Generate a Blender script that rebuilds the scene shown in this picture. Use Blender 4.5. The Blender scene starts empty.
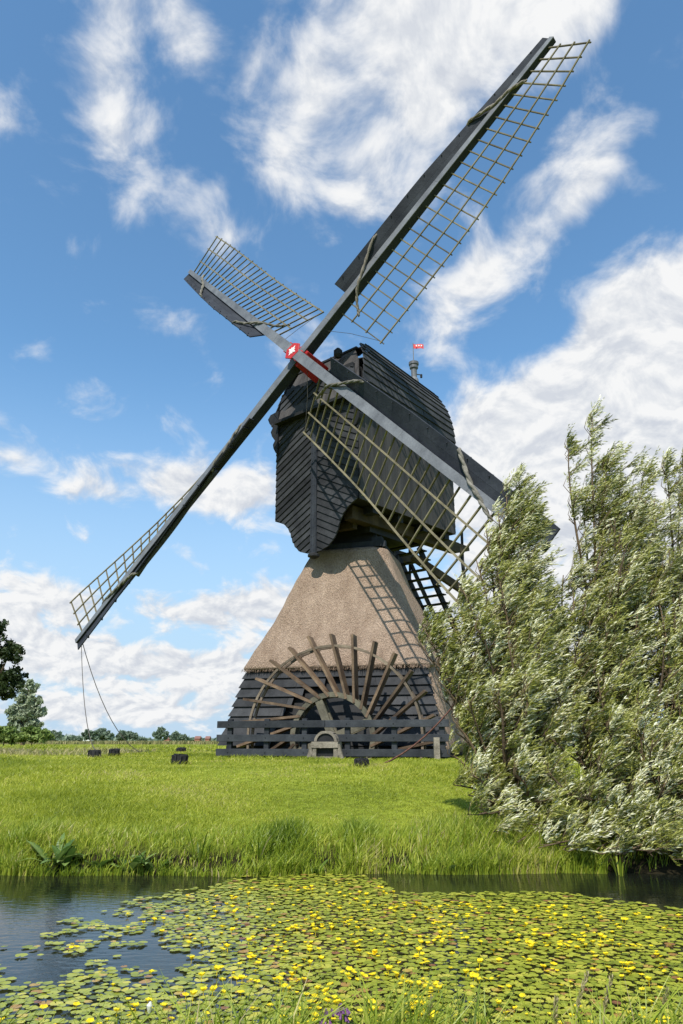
import bpy, math, random
import numpy as np
from mathutils import Vector
R = math.radians
random.seed(7); rng = np.random.default_rng(11)
S = bpy.context.scene; COL = S.collection
V3 = lambda *a: np.array(a, float)
EYE = 0.42
F = 720.0; PIT = math.atan(229/720)
def nrm(v): v = np.asarray(v, float); return v/np.linalg.norm(v)

# ------------------------------------------------------------------ object helpers
def tag(o, label=None, cat=None, group=None, kind=None):
    if label: o['label'] = label
    if cat: o['category'] = cat
    if group: o['group'] = group
    if kind: o['kind'] = kind
    return o
def empty(name, loc, rz=0):
    o = bpy.data.objects.new(name, None); COL.objects.link(o)
    o.location = loc; o.rotation_euler = (0, 0, rz); o.empty_display_size = .2
    return o
def mesh_np(name, verts, loops, starts, totals, mat, tone=None, parent=None, off=None, smooth=False):
    me = bpy.data.meshes.new(name)
    verts = np.asarray(verts, np.float32)
    if off is not None: verts = verts - np.asarray(off, np.float32)
    me.vertices.add(len(verts)); me.vertices.foreach_set('co', verts.ravel())
    me.loops.add(len(loops)); me.loops.foreach_set('vertex_index', np.asarray(loops, np.int32))
    me.polygons.add(len(starts)); me.polygons.foreach_set('loop_start', np.asarray(starts, np.int32))
    try: me.polygons.foreach_set('loop_total', np.asarray(totals, np.int32))
    except Exception: pass
    me.polygons.foreach_set('use_smooth', np.full(len(starts), bool(smooth)))
    me.update(calc_edges=True); me.validate()
    if tone is not None and len(tone) == len(me.polygons):
        a = me.attributes.new('tone', 'FLOAT', 'FACE'); a.data.foreach_set('value', np.asarray(tone, np.float32))
    me.materials.append(mat)
    o = bpy.data.objects.new(name, me); COL.objects.link(o)
    if parent is not None: o.parent = parent
    return o
class MB:
    """collects shapes in world space"""
    def __init__(s): s.v = []; s.f = []; s.t = []
    def add(s, vs, fs, tone=None):
        b = len(s.v); s.v += [tuple(map(float, p)) for p in vs]
        tn = random.random() if tone is None else tone
        for f in fs: s.f.append([b+i for i in f]); s.t.append(tn)
    def box(s, c, ax, ay, az, hx, hy, hz, tone=None):
        c, ax, ay, az = map(np.asarray, (c, ax, ay, az)); vs = []
        for k in (-1, 1):
            for (i, j) in ((-1, -1), (1, -1), (1, 1), (-1, 1)): vs.append(c+ax*hx*i+ay*hy*j+az*hz*k)
        s.add(vs, [(3, 2, 1, 0), (4, 5, 6, 7), (0, 1, 5, 4), (1, 2, 6, 5), (2, 3, 7, 6), (3, 0, 4, 7)], tone)
    def beam(s, p0, p1, w, h, up=(0, 0, 1), w1=None, h1=None, tone=None):
        p0, p1 = np.asarray(p0, float), np.asarray(p1, float); d = nrm(p1-p0)
        side = np.cross(d, up)
        if np.linalg.norm(side) < 1e-5: side = np.cross(d, (1, 0, 0))
        side = nrm(side); u = np.cross(side, d); w1 = w if w1 is None else w1; h1 = h if h1 is None else h1
        vs = []
        for p, a, b in ((p0, w, h), (p1, w1, h1)):
            for (i, j) in ((-1, -1), (1, -1), (1, 1), (-1, 1)): vs.append(p+side*a*.5*i+u*b*.5*j)
        s.add(vs, [(0, 1, 2, 3), (7, 6, 5, 4), (4, 5, 1, 0), (5, 6, 2, 1), (6, 7, 3, 2), (7, 4, 0, 3)], tone)
    def tube(s, pts, rad, n=6, tone=None):
        pts = [np.asarray(p, float) for p in pts]; m = len(pts)
        if not hasattr(rad, '__len__'): rad = [rad]*m
        vs = []; ref = None
        for i, p in enumerate(pts):
            d = nrm(pts[min(i+1, m-1)]-pts[max(i-1, 0)])
            if ref is None: ref = V3(0, 0, 1) if abs(d[2]) < .9 else V3(1, 0, 0)
            a = nrm(np.cross(d, ref)); b = np.cross(a, d); ref = b
            for k in range(n):
                t = 2*math.pi*k/n; vs.append(p+rad[i]*(a*math.cos(t)+b*math.sin(t)))
        fs = [(i*n+k, i*n+(k+1) % n, (i+1)*n+(k+1) % n, (i+1)*n+k) for i in range(m-1) for k in range(n)]
        fs += [tuple(range(n))[::-1], tuple((m-1)*n+k for k in range(n))]
        s.add(vs, fs, tone)
    def prism(s, poly3, ext, tone=None):
        """polygon (list of 3d) extruded by vector ext"""
        n = len(poly3); a = [np.asarray(p, float) for p in poly3]; b = [p+np.asarray(ext) for p in a]
        s.add(a+b, [tuple(range(n))[::-1], tuple(range(n, 2*n))]+[(i, (i+1) % n, n+(i+1) % n, n+i) for i in range(n)], tone)
    def build(s, name, mat, parent=None, off=None, smooth=False, bevel=0):
        loops = [i for f in s.f for i in f]; tot = [len(f) for f in s.f]; st = np.concatenate([[0], np.cumsum(tot)[:-1]])
        if off is None and parent is not None:
            off = list(root_of(parent).location)
        o = mesh_np(name, s.v, loops, st, tot, mat, s.t, parent, off, smooth)
        if bevel:
            m = o.modifiers.new('bevel', 'BEVEL'); m.width = bevel; m.segments = 1; m.limit_method = 'ANGLE'; m.angle_limit = R(50)
        return o
def root_of(o):
    while o.parent is not None: o = o.parent
    return o
def clip(poly, a, b, c, keep_le):
    """clip 2d polygon with a*x+b*y<=c"""
    out = []
    n = len(poly)
    for i in range(n):
        p, q = poly[i], poly[(i+1) % n]
        dp = a*p[0]+b*p[1]-c; dq = a*q[0]+b*q[1]-c
        if not keep_le: dp, dq = -dp, -dq
        if dp <= 0: out.append(p)
        if (dp < 0 < dq) or (dq < 0 < dp):
            t = dp/(dp-dq); out.append((p[0]+(q[0]-p[0])*t, p[1]+(q[1]-p[1])*t))
    return out
def planks(mb, poly, across, width, to3, normal, th=.025, lap=.02, gap=.006, start=0.0, jit=.003):
    """cover a 2d outline with boards; `across` is the 2d direction over which boards repeat, lap stands the low edge proud"""
    ax, ay = across; L = math.hypot(ax, ay); ax /= L; ay /= L
    ts = [p[0]*ax+p[1]*ay for p in poly]; t0 = math.floor((min(ts)-start)/width)*width+start
    while t0 < max(ts):
        q = clip(clip(poly, ax, ay, t0+gap, False), ax, ay, t0+width, True)
        if len(q) >= 3:
            j = random.uniform(-jit, jit); fr = []; bk = []
            for p in q:
                k = (p[0]*ax+p[1]*ay-t0)/width
                base = to3(p); fr.append(base+normal*(th+lap*(1-k)+j)); bk.append(base)
            n = len(q); mb.add(fr+bk, [tuple(range(n)), tuple(range(n, 2*n))[::-1]]+[(i, n+i, n+(i+1) % n, (i+1) % n) for i in range(n)])
        t0 += width

# ------------------------------------------------------------------ materials
def newmat(name):
    m = bpy.data.materials.new(name); m.use_nodes = True; nt = m.node_tree; nt.nodes.clear()
    out = nt.nodes.new('ShaderNodeOutputMaterial'); return m, nt, out
def N(nt, t, **kw):
    n = nt.nodes.new(t)
    for k, v in kw.items():
        if k.startswith('i_'):
            n.inputs[k[2:].replace('_', ' ')].default_value = v
        else: setattr(n, k, v)
    return n
def ramp(nt, stops):
    r = nt.nodes.new('ShaderNodeValToRGB'); e = r.color_ramp.elements
    while len(e) < len(stops): e.new(.5)
    for i, (p, c) in enumerate(stops):
        e[i].position = p; e[i].color = (*c, 1)
    return r
def wood(name, c1, c2, scale=3, rough=.7, bump=.25, tvar=.5, streak=(1, 1, 1), fine=40, spec=.3, c3=None):
    m, nt, out = newmat(name); L = nt.links
    tc = N(nt, 'ShaderNodeTexCoord'); mp = N(nt, 'ShaderNodeMapping'); mp.inputs['Scale'].default_value = streak
    L.new(tc.outputs['Object'], mp.inputs[0])
    n1 = N(nt, 'ShaderNodeTexNoise'); n1.inputs['Scale'].default_value = scale; n1.inputs['Detail'].default_value = 6; n1.inputs['Roughness'].default_value = .65
    n2 = N(nt, 'ShaderNodeTexNoise'); n2.inputs['Scale'].default_value = fine; n2.inputs['Detail'].default_value = 3
    L.new(mp.outputs[0], n1.inputs['Vector']); L.new(mp.outputs[0], n2.inputs['Vector'])
    st = [(.3, c1), (.7, c2)]
    if c3: st.append((.85, c3))
    r = ramp(nt, st); L.new(n1.outputs['Fac'], r.inputs[0])
    at = N(nt, 'ShaderNodeAttribute', attribute_name='tone')
    ma = N(nt, 'ShaderNodeMath', operation='MULTIPLY_ADD'); L.new(at.outputs['Fac'], ma.inputs[0]); ma.inputs[1].default_value = tvar; ma.inputs[2].default_value = 1-tvar/2
    mf = N(nt, 'ShaderNodeMath', operation='MULTIPLY_ADD'); L.new(n2.outputs['Fac'], mf.inputs[0]); mf.inputs[1].default_value = .5; mf.inputs[2].default_value = .75
    mm = N(nt, 'ShaderNodeMath', operation='MULTIPLY'); L.new(ma.outputs[0], mm.inputs[0]); L.new(mf.outputs[0], mm.inputs[1])
    vm = N(nt, 'ShaderNodeVectorMath', operation='SCALE'); L.new(r.outputs[0], vm.inputs[0]); L.new(mm.outputs[0], vm.inputs['Scale'])
    b = N(nt, 'ShaderNodeBsdfPrincipled'); b.inputs['Roughness'].default_value = rough; b.inputs['Specular IOR Level'].default_value = spec
    L.new(vm.outputs[0], b.inputs['Base Color'])
    bp = N(nt, 'ShaderNodeBump'); bp.inputs['Strength'].default_value = bump; bp.inputs['Distance'].default_value = .02
    L.new(n2.outputs['Fac'], bp.inputs['Height']); L.new(bp.outputs[0], b.inputs['Normal'])
    L.new(b.outputs[0], out.inputs[0]); return m
def leafy(name, stops, trans=.35, rough=.5, gloss=.12, nscale=None, tcol=1.3):
    m, nt, out = newmat(name); L = nt.links
    at = N(nt, 'ShaderNodeAttribute', attribute_name='tone')
    r = ramp(nt, stops)
    if nscale:
        tc = N(nt, 'ShaderNodeTexCoord'); n1 = N(nt, 'ShaderNodeTexNoise'); n1.inputs['Scale'].default_value = nscale; n1.inputs['Detail'].default_value = 3
        L.new(tc.outputs['Object'], n1.inputs['Vector'])
        mx = N(nt, 'ShaderNodeMath', operation='MULTIPLY_ADD'); L.new(n1.outputs['Fac'], mx.inputs[0]); mx.inputs[1].default_value = 1.4; mx.inputs[2].default_value = -.7
        ad = N(nt, 'ShaderNodeMath', operation='ADD', use_clamp=True); L.new(mx.outputs[0], ad.inputs[0]); L.new(at.outputs['Fac'], ad.inputs[1]); L.new(ad.outputs[0], r.inputs[0])
    else: L.new(at.outputs['Fac'], r.inputs[0])
    d = N(nt, 'ShaderNodeBsdfPrincipled'); d.inputs['Roughness'].default_value = rough; d.inputs['Specular IOR Level'].default_value = gloss*4
    L.new(r.outputs[0], d.inputs['Base Color'])
    t = N(nt, 'ShaderNodeBsdfTranslucent'); vm = N(nt, 'ShaderNodeVectorMath', operation='SCALE'); vm.inputs['Scale'].default_value = tcol
    L.new(r.outputs[0], vm.inputs[0]); L.new(vm.outputs[0], t.inputs[0])
    mx = N(nt, 'ShaderNodeMixShader'); mx.inputs[0].default_value = trans
    L.new(d.outputs[0], mx.inputs[1]); L.new(t.outputs[0], mx.inputs[2]); L.new(mx.outputs[0], out.inputs[0]); return m

M = {}
M['board'] = wood('tarred_boards', (.018, .018, .020), (.046, .047, .050), 2.2, .75, .3, .8, (1, 1, 1), 30, .14)
M['sideboard'] = wood('lightened_side_boards', (.032, .029, .028), (.078, .071, .067), 1.5, .75, .35, .35, (3, 3, .35), 26, .2)  # grey-brown, lightened because the sun only grazes the side wall
M['basewall'] = wood('base_boards', (.014, .0145, .016), (.052, .053, .056), 1.4, .75, .3, .6, (1, 1, 1), 25, .15)
M['roof'] = wood('roof_boards', (.02, .021, .023), (.055, .055, .056), 1.6, .75, .3, .6, (1, 1, 1), 25, .15)
M['black'] = wood('black_timber', (.008, .008, .009), (.02, .02, .02), 3, .7, .2, .5)
M['brownbeam'] = wood('brown_beam', (.035, .025, .015), (.12, .085, .05), 2.2, .8, .4, .5, (1, 1, 1), 30, .2)
M['stock'] = wood('grey_stock', (.075, .077, .083), (.165, .17, .178), 1.5, .55, .2, .1, (1, 1, 1), 22, .4)
M['windboard'] = wood('wind_board', (.017, .019, .025), (.042, .046, .054), 1.3, .8, .25, .5, (1, 1, 1), 20, .12, (.075, .08, .09))
M['lattice'] = wood('lattice_wood', (.08, .068, .04), (.21, .18, .11), 2, .8, .2, .7, (1, 1, 1), 30, .2)
M['cloth'] = wood('rolled_sailcloth', (.08, .075, .06), (.24, .22, .185), 6, .85, .6, .5, (1, 1, 1), 40, .1)
M['darkcloth'] = wood('dark_sailcloth', (.02, .022, .026), (.06, .062, .066), 6, .85, .6, .5)
M['red'] = wood('red_paint', (.32, .012, .015), (.45, .03, .028), 3, .5, .15, .3, fine=15)
M['white'] = wood('white_paint', (.6, .6, .58), (.8, .8, .78), 3, .5, .1, .1, fine=15)
M['flag'] = wood('flag_red', (.62, .06, .07), (.75, .12, .12), 6, .7, .1, .1, fine=15)
M['wheelwood'] = wood('wheel_wood', (.08, .06, .045), (.22, .175, .125), 3, .8, .4, .8, (1, 1, 1), 30, .2)
M['paddle'] = wood('paddle_wood', (.05, .03, .02), (.19, .13, .08), 2.5, .7, .4, 1.0, (1, 1, 1), 30, .25)
M['olive'] = wood('algae_timber', (.06, .053, .038), (.16, .145, .10), 3, .8, .4, .6)
M['greywood'] = wood('grey_timber', (.10, .085, .065), (.26, .225, .18), 5, .85, .5, .6)
M['fence'] = wood('fence_paint', (.018, .020, .024), (.05, .054, .06), 2, .8, .3, .6, (1, 1, 1), 30, .15)
M['rope'] = wood('rope', (.05, .045, .04), (.12, .105, .09), 20, .9, .3, .2)
M['rust'] = wood('rust_chain', (.06, .025, .018), (.15, .07, .05), 20, .9, .3, .2)
M['post'] = wood('black_post', (.010, .010, .011), (.03, .028, .028), 6, .8, .5, .5)
M['bark'] = wood('bark', (.05, .035, .02), (.16, .11, .06), 8, .9, .6, .5)
M['brick'] = wood('brick_wall', (.22, .09, .06), (.32, .14, .1), 8, .9, .1, .3)
M['tile'] = wood('red_tiles', (.17, .085, .065), (.24, .125, .1), 8, .8, .1, .3)

def thatch_mat():
    m, nt, out = newmat('thatch'); L = nt.links
    tc = N(nt, 'ShaderNodeTexCoord')
    mp = N(nt, 'ShaderNodeMapping'); mp.inputs['Scale'].default_value = (1, 1, .22); L.new(tc.outputs['Object'], mp.inputs[0])
    n0 = N(nt, 'ShaderNodeTexNoise'); n0.inputs['Scale'].default_value = 2.2; n0.inputs['Detail'].default_value = 8; n0.inputs['Roughness'].default_value = .7; L.new(mp.outputs[0], n0.inputs['Vector'])
    n1 = N(nt, 'ShaderNodeTexNoise'); n1.inputs['Scale'].default_value = 34; n1.inputs['Detail'].default_value = 7; n1.inputs['Roughness'].default_value = .75; L.new(mp.outputs[0], n1.inputs['Vector'])
    v = N(nt, 'ShaderNodeTexVoronoi'); v.inputs['Scale'].default_value = 45; L.new(mp.outputs[0], v.inputs['Vector'])
    r0 = ramp(nt, [(.3, (.27, .19, .135)), (.7, (.45, .335, .25))]); L.new(n0.outputs['Fac'], r0.inputs[0])
    r1 = ramp(nt, [(.28, (.5, .47, .44)), (.5, (.97, .96, .95)), (.72, (1.28, 1.27, 1.22))]); L.new(n1.outputs['Fac'], r1.inputs[0])
    mx = N(nt, 'ShaderNodeVectorMath', operation='MULTIPLY'); L.new(r0.outputs[0], mx.inputs[0]); L.new(r1.outputs[0], mx.inputs[1])
    b = N(nt, 'ShaderNodeBsdfPrincipled'); b.inputs['Roughness'].default_value = .95; b.inputs['Specular IOR Level'].default_value = .1
    L.new(mx.outputs[0], b.inputs['Base Color'])
    ad = N(nt, 'ShaderNodeMath', operation='ADD'); L.new(n1.outputs['Fac'], ad.inputs[0]); L.new(v.outputs['Distance'], ad.inputs[1])
    bp = N(nt, 'ShaderNodeBump'); bp.inputs['Strength'].default_value = .9; bp.inputs['Distance'].default_value = .05
    L.new(ad.outputs[0], bp.inputs['Height']); L.new(bp.outputs[0], b.inputs['Normal']); L.new(b.outputs[0], out.inputs[0]); return m
M['thatch'] = thatch_mat()
M['grass'] = leafy('grass_blades', [(0, (.11, .15, .012)), (.35, (.25, .29, .02)), (.7, (.38, .40, .04)), (.93, (.5, .48, .09)), (1, (.46, .38, .17))], .4, .45, .1, .6)
M['bankgrass'] = leafy('bank_grass_blades', [(0, (.09, .14, .012)), (.35, (.21, .28, .02)), (.75, (.36, .41, .045)), (.95, (.5, .48, .1)), (1, (.46, .38, .18))], .4, .45, .1, 1.6)
M['drygrass'] = leafy('dry_grass', [(0, (.16, .17, .05)), (.5, (.33, .28, .13)), (1, (.5, .42, .24))], .3, .7, .05)
M['willow'] = leafy('willow_leaf', [(0, (.05, .065, .008)), (.35, (.24, .25, .032)), (.6, (.42, .41, .09)), (.78, (.58, .56, .30)), (1, (.86, .84, .64))], .22, .45, .14, None, 1.15)
M['pad'] = leafy('lily_leaf', [(0, (.10, .13, .015)), (.3, (.23, .26, .025)), (.6, (.36, .37, .04)), (.86, (.52, .46, .07)), (.95, (.40, .24, .06)), (1, (.2, .08, .04))], .12, .33, .13)
M['flower'] = leafy('yellow_petals', [(0, (.75, .55, .01)), (1, (.9, .75, .03))], .3, .6, .05)
M['bud'] = leafy('white_bud', [(0, (.6, .6, .5)), (1, (.75, .75, .7))], .2, .6, .05)
M['purple'] = leafy('purple_petals', [(0, (.13, .05, .16)), (1, (.34, .16, .36))], .3, .6, .05)
M['dock'] = leafy('dock_leaf', [(0, (.05, .10, .015)), (.5, (.10, .17, .03)), (1, (.2, .27, .07))], .25, .4, .15)
M['darktree'] = leafy('dark_leaves', [(0, (.012, .022, .006)), (.6, (.03, .05, .012)), (1, (.07, .08, .02))], .2, .5, .1)
M['greytree'] = leafy('grey_willow_leaves', [(0, (.13, .16, .10)), (.5, (.27, .31, .2)), (1, (.45, .48, .34))], .2, .6, .05)
M['bush'] = leafy('bush_leaves', [(0, (.07, .11, .025)), (.5, (.15, .21, .05)), (1, (.28, .33, .1))], .2, .6, .05)
M['fartree'] = leafy('hazed_far_tree_leaves', [(0, (.10, .15, .10)), (.5, (.17, .22, .15)), (1, (.26, .31, .22))], .2, .7, .03)  # pale bluish tone puts the distance haze into the leaf colour

# ------------------------------------------------------------------ camera
cam_d = bpy.data.cameras.new('camera'); cam = bpy.data.objects.new('camera', cam_d); COL.objects.link(cam)
cam.location = (0, 0, EYE); cam.rotation_euler = (math.pi/2+PIT, 0, 0)
cam_d.sensor_fit = 'HORIZONTAL'; cam_d.sensor_width = 24; cam_d.lens = 24*F/683
cam_d.clip_start = .05; cam_d.clip_end = 6000; S.camera = cam

def ray(px, py):
    c, s = math.cos(PIT), math.sin(PIT); a = (px-341.5)/F; b = (512-py)/F
    return V3(a, c-b*s, s+b*c)
def P_y(px, py, y):      # point where a sight line meets the upright plane at distance y
    d = ray(px, py); p = d*(y/d[1]); p[2] += EYE; return p
def P_z(px, py, z):
    d = ray(px, py); p = d*((z-EYE)/d[2]); p[2] += EYE; return p
def to_px(p):
    c, s = math.cos(PIT), math.sin(PIT); x, y, z = p[0], p[1], p[2]-EYE
    d = y*c+z*s; return 341.5+F*x/d, 512-F*(-y*s+z*c)/d

# ------------------------------------------------------------------ sky, clouds, sun
SUN_AZ, SUN_EL = 196.0, 53.0
w = bpy.data.worlds.new('World'); S.world = w; w.use_nodes = True
nt = w.node_tree; nt.nodes.clear(); L = nt.links
out = N(nt, 'ShaderNodeOutputWorld'); bg = N(nt, 'ShaderNodeBackground'); bg.inputs['Strength'].default_value = .1
sky = N(nt, 'ShaderNodeTexSky'); sky.sky_type = 'NISHITA'; sky.sun_disc = False
sky.sun_elevation = R(SUN_EL); sky.sun_rotation = R(SUN_AZ); sky.air_density = 1.0; sky.dust_density = .6; sky.ozone_density = 1.6; sky.altitude = 0
tc = N(nt, 'ShaderNodeTexCoord'); sep = N(nt, 'ShaderNodeSeparateXYZ'); L.new(tc.outputs['Generated'], sep.inputs[0])
azn = N(nt, 'ShaderNodeMath', operation='ARCTAN2'); L.new(sep.outputs[0], azn.inputs[0]); L.new(sep.outputs[1], azn.inputs[1])
eln = N(nt, 'ShaderNodeMath', operation='ARCSINE'); L.new(sep.outputs[2], eln.inputs[0])
cmb = N(nt, 'ShaderNodeCombineXYZ'); L.new(azn.outputs[0], cmb.inputs[0]); L.new(eln.outputs[0], cmb.inputs[1])
def azel(px, py):
    d = nrm(ray(px, py)); return math.atan2(d[0], d[1]), math.asin(d[2])
# cloud banks: centre and half sizes (as seen from the bank), tilt, weight
BL = [(100, 60, 110, 60, -62, .72), (125, 150, 80, 38, -60, .5), (150, 5, 80, 40, 0, .5), (205, 55, 60, 30, -10, .38), (170, 125, 30, 22, 40, .3),
      (262, 40, 95, 28, 70, .55), (285, 150, 80, 50, 50, .55), (350, 195, 90, 32, -15, .42),
      (440, 35, 210, 90, 8, 1.3), (420, 120, 120, 70, 30, .65), (560, 5, 130, 55, 15, .8),
      (530, 230, 165, 38, 38, .62), (600, 180, 85, 24, 32, .55), (470, 280, 85, 26, 15, .42), (420, 330, 60, 20, 0, .3),
      (660, 290, 85, 50, 30, .95), (650, 350, 160, 65, 25, 1.15), (600, 410, 180, 75, 15, 1.25), (515, 405, 80, 50, 20, .7), (640, 500, 220, 100, 0, 1.25), (545, 470, 110, 70, 0, 1.1),
      (180, 482, 130, 26, 5, .8), (245, 500, 80, 32, -5, .7), (17, 458, 45, 18, 0, .75), (110, 495, 60, 14, 0, .3), (190, 547, 50, 10, 0, .35),
      (20, 590, 100, 24, -10, .85), (25, 640, 90, 30, -8, 1.05), (190, 612, 100, 20, 0, .65), (120, 655, 130, 16, -4, .65), (265, 600, 60, 25, 0, .6),
      (140, 682, 130, 20, 0, .85), (225, 668, 80, 16, 0, .6), (60, 712, 130, 14, 0, .6), (190, 712, 160, 13, 0, .65), (500, 640, 260, 90, 0, .9),
      (390, 15, 50, 34, 0, .35), (218, 190, 16, 14, 0, .4), (185, 315, 24, 22, 20, .38), (230, 235, 42, 28, 30, .42), (215, 280, 30, 20, 0, .25), (50, 560, 60, 10, 0, .25)]
acc = None
for (px, py, rx, ry, rot, wt) in BL:
    a, e = azel(px, py); sc = 1/F*math.cos(e)**0
    mp = N(nt, 'ShaderNodeMapping'); mp.vector_type = 'TEXTURE'
    k = 1/(F*math.sqrt(1+((px-341.5)/F)**2+((512-py)/F)**2))
    mp.inputs['Location'].default_value = (a, e, 0); mp.inputs['Rotation'].default_value = (0, 0, R(rot))
    mp.inputs['Scale'].default_value = (rx*k*1.25/max(math.cos(e), .6)**.5, ry*k*1.35, 1)
    L.new(cmb.outputs[0], mp.inputs[0])
    g = N(nt, 'ShaderNodeTexGradient'); g.gradient_type = 'SPHERICAL'; L.new(mp.outputs[0], g.inputs[0])
    mu = N(nt, 'ShaderNodeMath', operation='MULTIPLY_ADD'); L.new(g.outputs['Fac'], mu.inputs[0]); mu.inputs[1].default_value = wt
    if acc is None: mu.inputs[2].default_value = 0
    else: L.new(acc.outputs[0], mu.inputs[2])
    acc = mu
# far clouds all round the horizon (outside the picture too)
mr = N(nt, 'ShaderNodeMapRange'); L.new(eln.outputs[0], mr.inputs['Value']); mr.inputs['From Min'].default_value = 0; mr.inputs['From Max'].default_value = .35; mr.inputs['To Min'].default_value = .22; mr.inputs['To Max'].default_value = 0
ad0 = N(nt, 'ShaderNodeMath', operation='ADD'); L.new(acc.outputs[0], ad0.inputs[0]); L.new(mr.outputs[0], ad0.inputs[1])
zz = N(nt, 'ShaderNodeMath', operation='MAXIMUM'); L.new(sep.outputs[2], zz.inputs[0]); zz.inputs[1].default_value = -.1
z2 = N(nt, 'ShaderNodeMath', operation='ADD'); L.new(zz.outputs[0], z2.inputs[0]); z2.inputs[1].default_value = .5
zi = N(nt, 'ShaderNodeMath', operation='DIVIDE'); zi.inputs[0].default_value = 1; L.new(z2.outputs[0], zi.inputs[1])
layer = N(nt, 'ShaderNodeVectorMath', operation='SCALE'); L.new(tc.outputs['Generated'], layer.inputs[0]); L.new(zi.outputs[0], layer.inputs['Scale'])
def fbm(off, scale, sy, detail=9, rough=.6):
    mp = N(nt, 'ShaderNodeMapping'); mp.inputs['Location'].default_value = off; mp.inputs['Scale'].default_value = (1, sy, 1); L.new(layer.outputs[0], mp.inputs[0])
    n = N(nt, 'ShaderNodeTexNoise'); n.noise_dimensions = '2D'; n.inputs['Scale'].default_value = scale; n.inputs['Detail'].default_value = detail; n.inputs['Roughness'].default_value = rough; n.inputs['Distortion'].default_value = .25
    L.new(mp.outputs[0], n.inputs['Vector']); return n
nA = fbm((3.1, 1.7, 0), 10, 1.0, 8, .57); nB = fbm((3.1-.004, 1.7-.018, 0), 10, 1.0, 6)
# density = smoothstep(blob + k*(noise-.5))
mk = N(nt, 'ShaderNodeMath', operation='MULTIPLY_ADD'); L.new(nA.outputs['Fac'], mk.inputs[0]); mk.inputs[1].default_value = 2.2; L.new(ad0.outputs[0], mk.inputs[2])
dn = N(nt, 'ShaderNodeMapRange'); dn.interpolation_type = 'SMOOTHSTEP'; L.new(mk.outputs[0], dn.inputs['Value'])
dn.inputs['From Min'].default_value = 1.17
fm = N(nt, 'ShaderNodeMapRange'); fm.interpolation_type = 'SMOOTHSTEP'; L.new(eln.outputs[0], fm.inputs['Value']); fm.inputs['From Min'].default_value = .05; fm.inputs['From Max'].default_value = .55; fm.inputs['To Min'].default_value = 1.85; fm.inputs['To Max'].default_value = 2.15; L.new(fm.outputs[0], dn.inputs['From Max'])
fn = N(nt, 'ShaderNodeMapRange'); fn.interpolation_type = 'SMOOTHSTEP'; L.new(eln.outputs[0], fn.inputs['Value']); fn.inputs['From Min'].default_value = .05; fn.inputs['From Max'].default_value = .5; fn.inputs['To Min'].default_value = 1.38; fn.inputs['To Max'].default_value = 1.17; L.new(fn.outputs[0], dn.inputs['From Min'])
sh = N(nt, 'ShaderNodeMath', operation='SUBTRACT'); L.new(nA.outputs['Fac'], sh.inputs[0]); L.new(nB.outputs['Fac'], sh.inputs[1])
sh2 = N(nt, 'ShaderNodeMapRange'); L.new(sh.outputs[0], sh2.inputs['Value']); sh2.inputs['From Min'].default_value = -.13; sh2.inputs['From Max'].default_value = .13
nC = fbm((7.7, 2.2, 0), 4, 1.0, 5)
cr = ramp(nt, [(0, (4.9, 5.2, 5.75)), (.45, (6.0, 6.2, 6.5)), (.85, (7.1, 7.15, 7.2))])
cm = N(nt, 'ShaderNodeMath', operation='MULTIPLY_ADD'); L.new(nC.outputs['Fac'], cm.inputs[0]); cm.inputs[1].default_value = -1.1; 
cm2 = N(nt, 'ShaderNodeMath', operation='ADD'); L.new(sh2.outputs[0], cm2.inputs[0]); cm2.inputs[1].default_value = .62; L.new(cm2.outputs[0], cm.inputs[2])
cl = N(nt, 'ShaderNodeMath', operation='ADD', use_clamp=True); L.new(cm.outputs[0], cl.inputs[0]); cl.inputs[1].default_value = 0
L.new(cl.outputs[0], cr.inputs[0])
tint = N(nt, 'ShaderNodeVectorMath', operation='MULTIPLY'); L.new(sky.outputs[0], tint.inputs[0]); tint.inputs[1].default_value = (1.14, 1.56, 1.66); SKY_TINT = tint
hf = N(nt, 'ShaderNodeMapRange'); hf.interpolation_type = 'SMOOTHSTEP'; L.new(eln.outputs[0], hf.inputs['Value']); hf.inputs['From Min'].default_value = -.02; hf.inputs['From Max'].default_value = .52; hf.inputs['To Min'].default_value = .96; hf.inputs['To Max'].default_value = 0
hm = N(nt, 'ShaderNodeMix', data_type='RGBA'); L.new(hf.outputs[0], hm.inputs[0]); L.new(tint.outputs[0], hm.inputs[6]); hm.inputs[7].default_value = (3.9, 5.15, 6.6, 1)
mx = N(nt, 'ShaderNodeMix', data_type='RGBA'); L.new(dn.outputs[0], mx.inputs[0]); L.new(hm.outputs[2], mx.inputs[6]); L.new(cr.outputs[0], mx.inputs[7])
L.new(mx.outputs[2], bg.inputs[0]); L.new(bg.outputs[0], out.inputs[0])
try: w.cycles.sampling_method = 'MANUAL'; w.cycles.sample_map_resolution = 512
except Exception: pass
sd = bpy.data.lights.new('sun', 'SUN'); sd.energy = 4.5; sd.angle = R(.5); sd.color = (1, .955, .88)
sun = bpy.data.objects.new('sun', sd); COL.objects.link(sun)
a, e = R(SUN_AZ), R(SUN_EL); sdir = Vector((math.sin(a)*math.cos(e), math.cos(a)*math.cos(e), math.sin(e)))
sun.rotation_euler = sdir.to_track_quat('Z', 'Y').to_euler(); sun.location = (0, 0, 40)
S.view_settings.view_transform = 'Standard'; S.view_settings.look = 'None'; S.view_settings.exposure = .38; S.view_settings.gamma = 1
S.render.engine = 'CYCLES'

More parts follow.
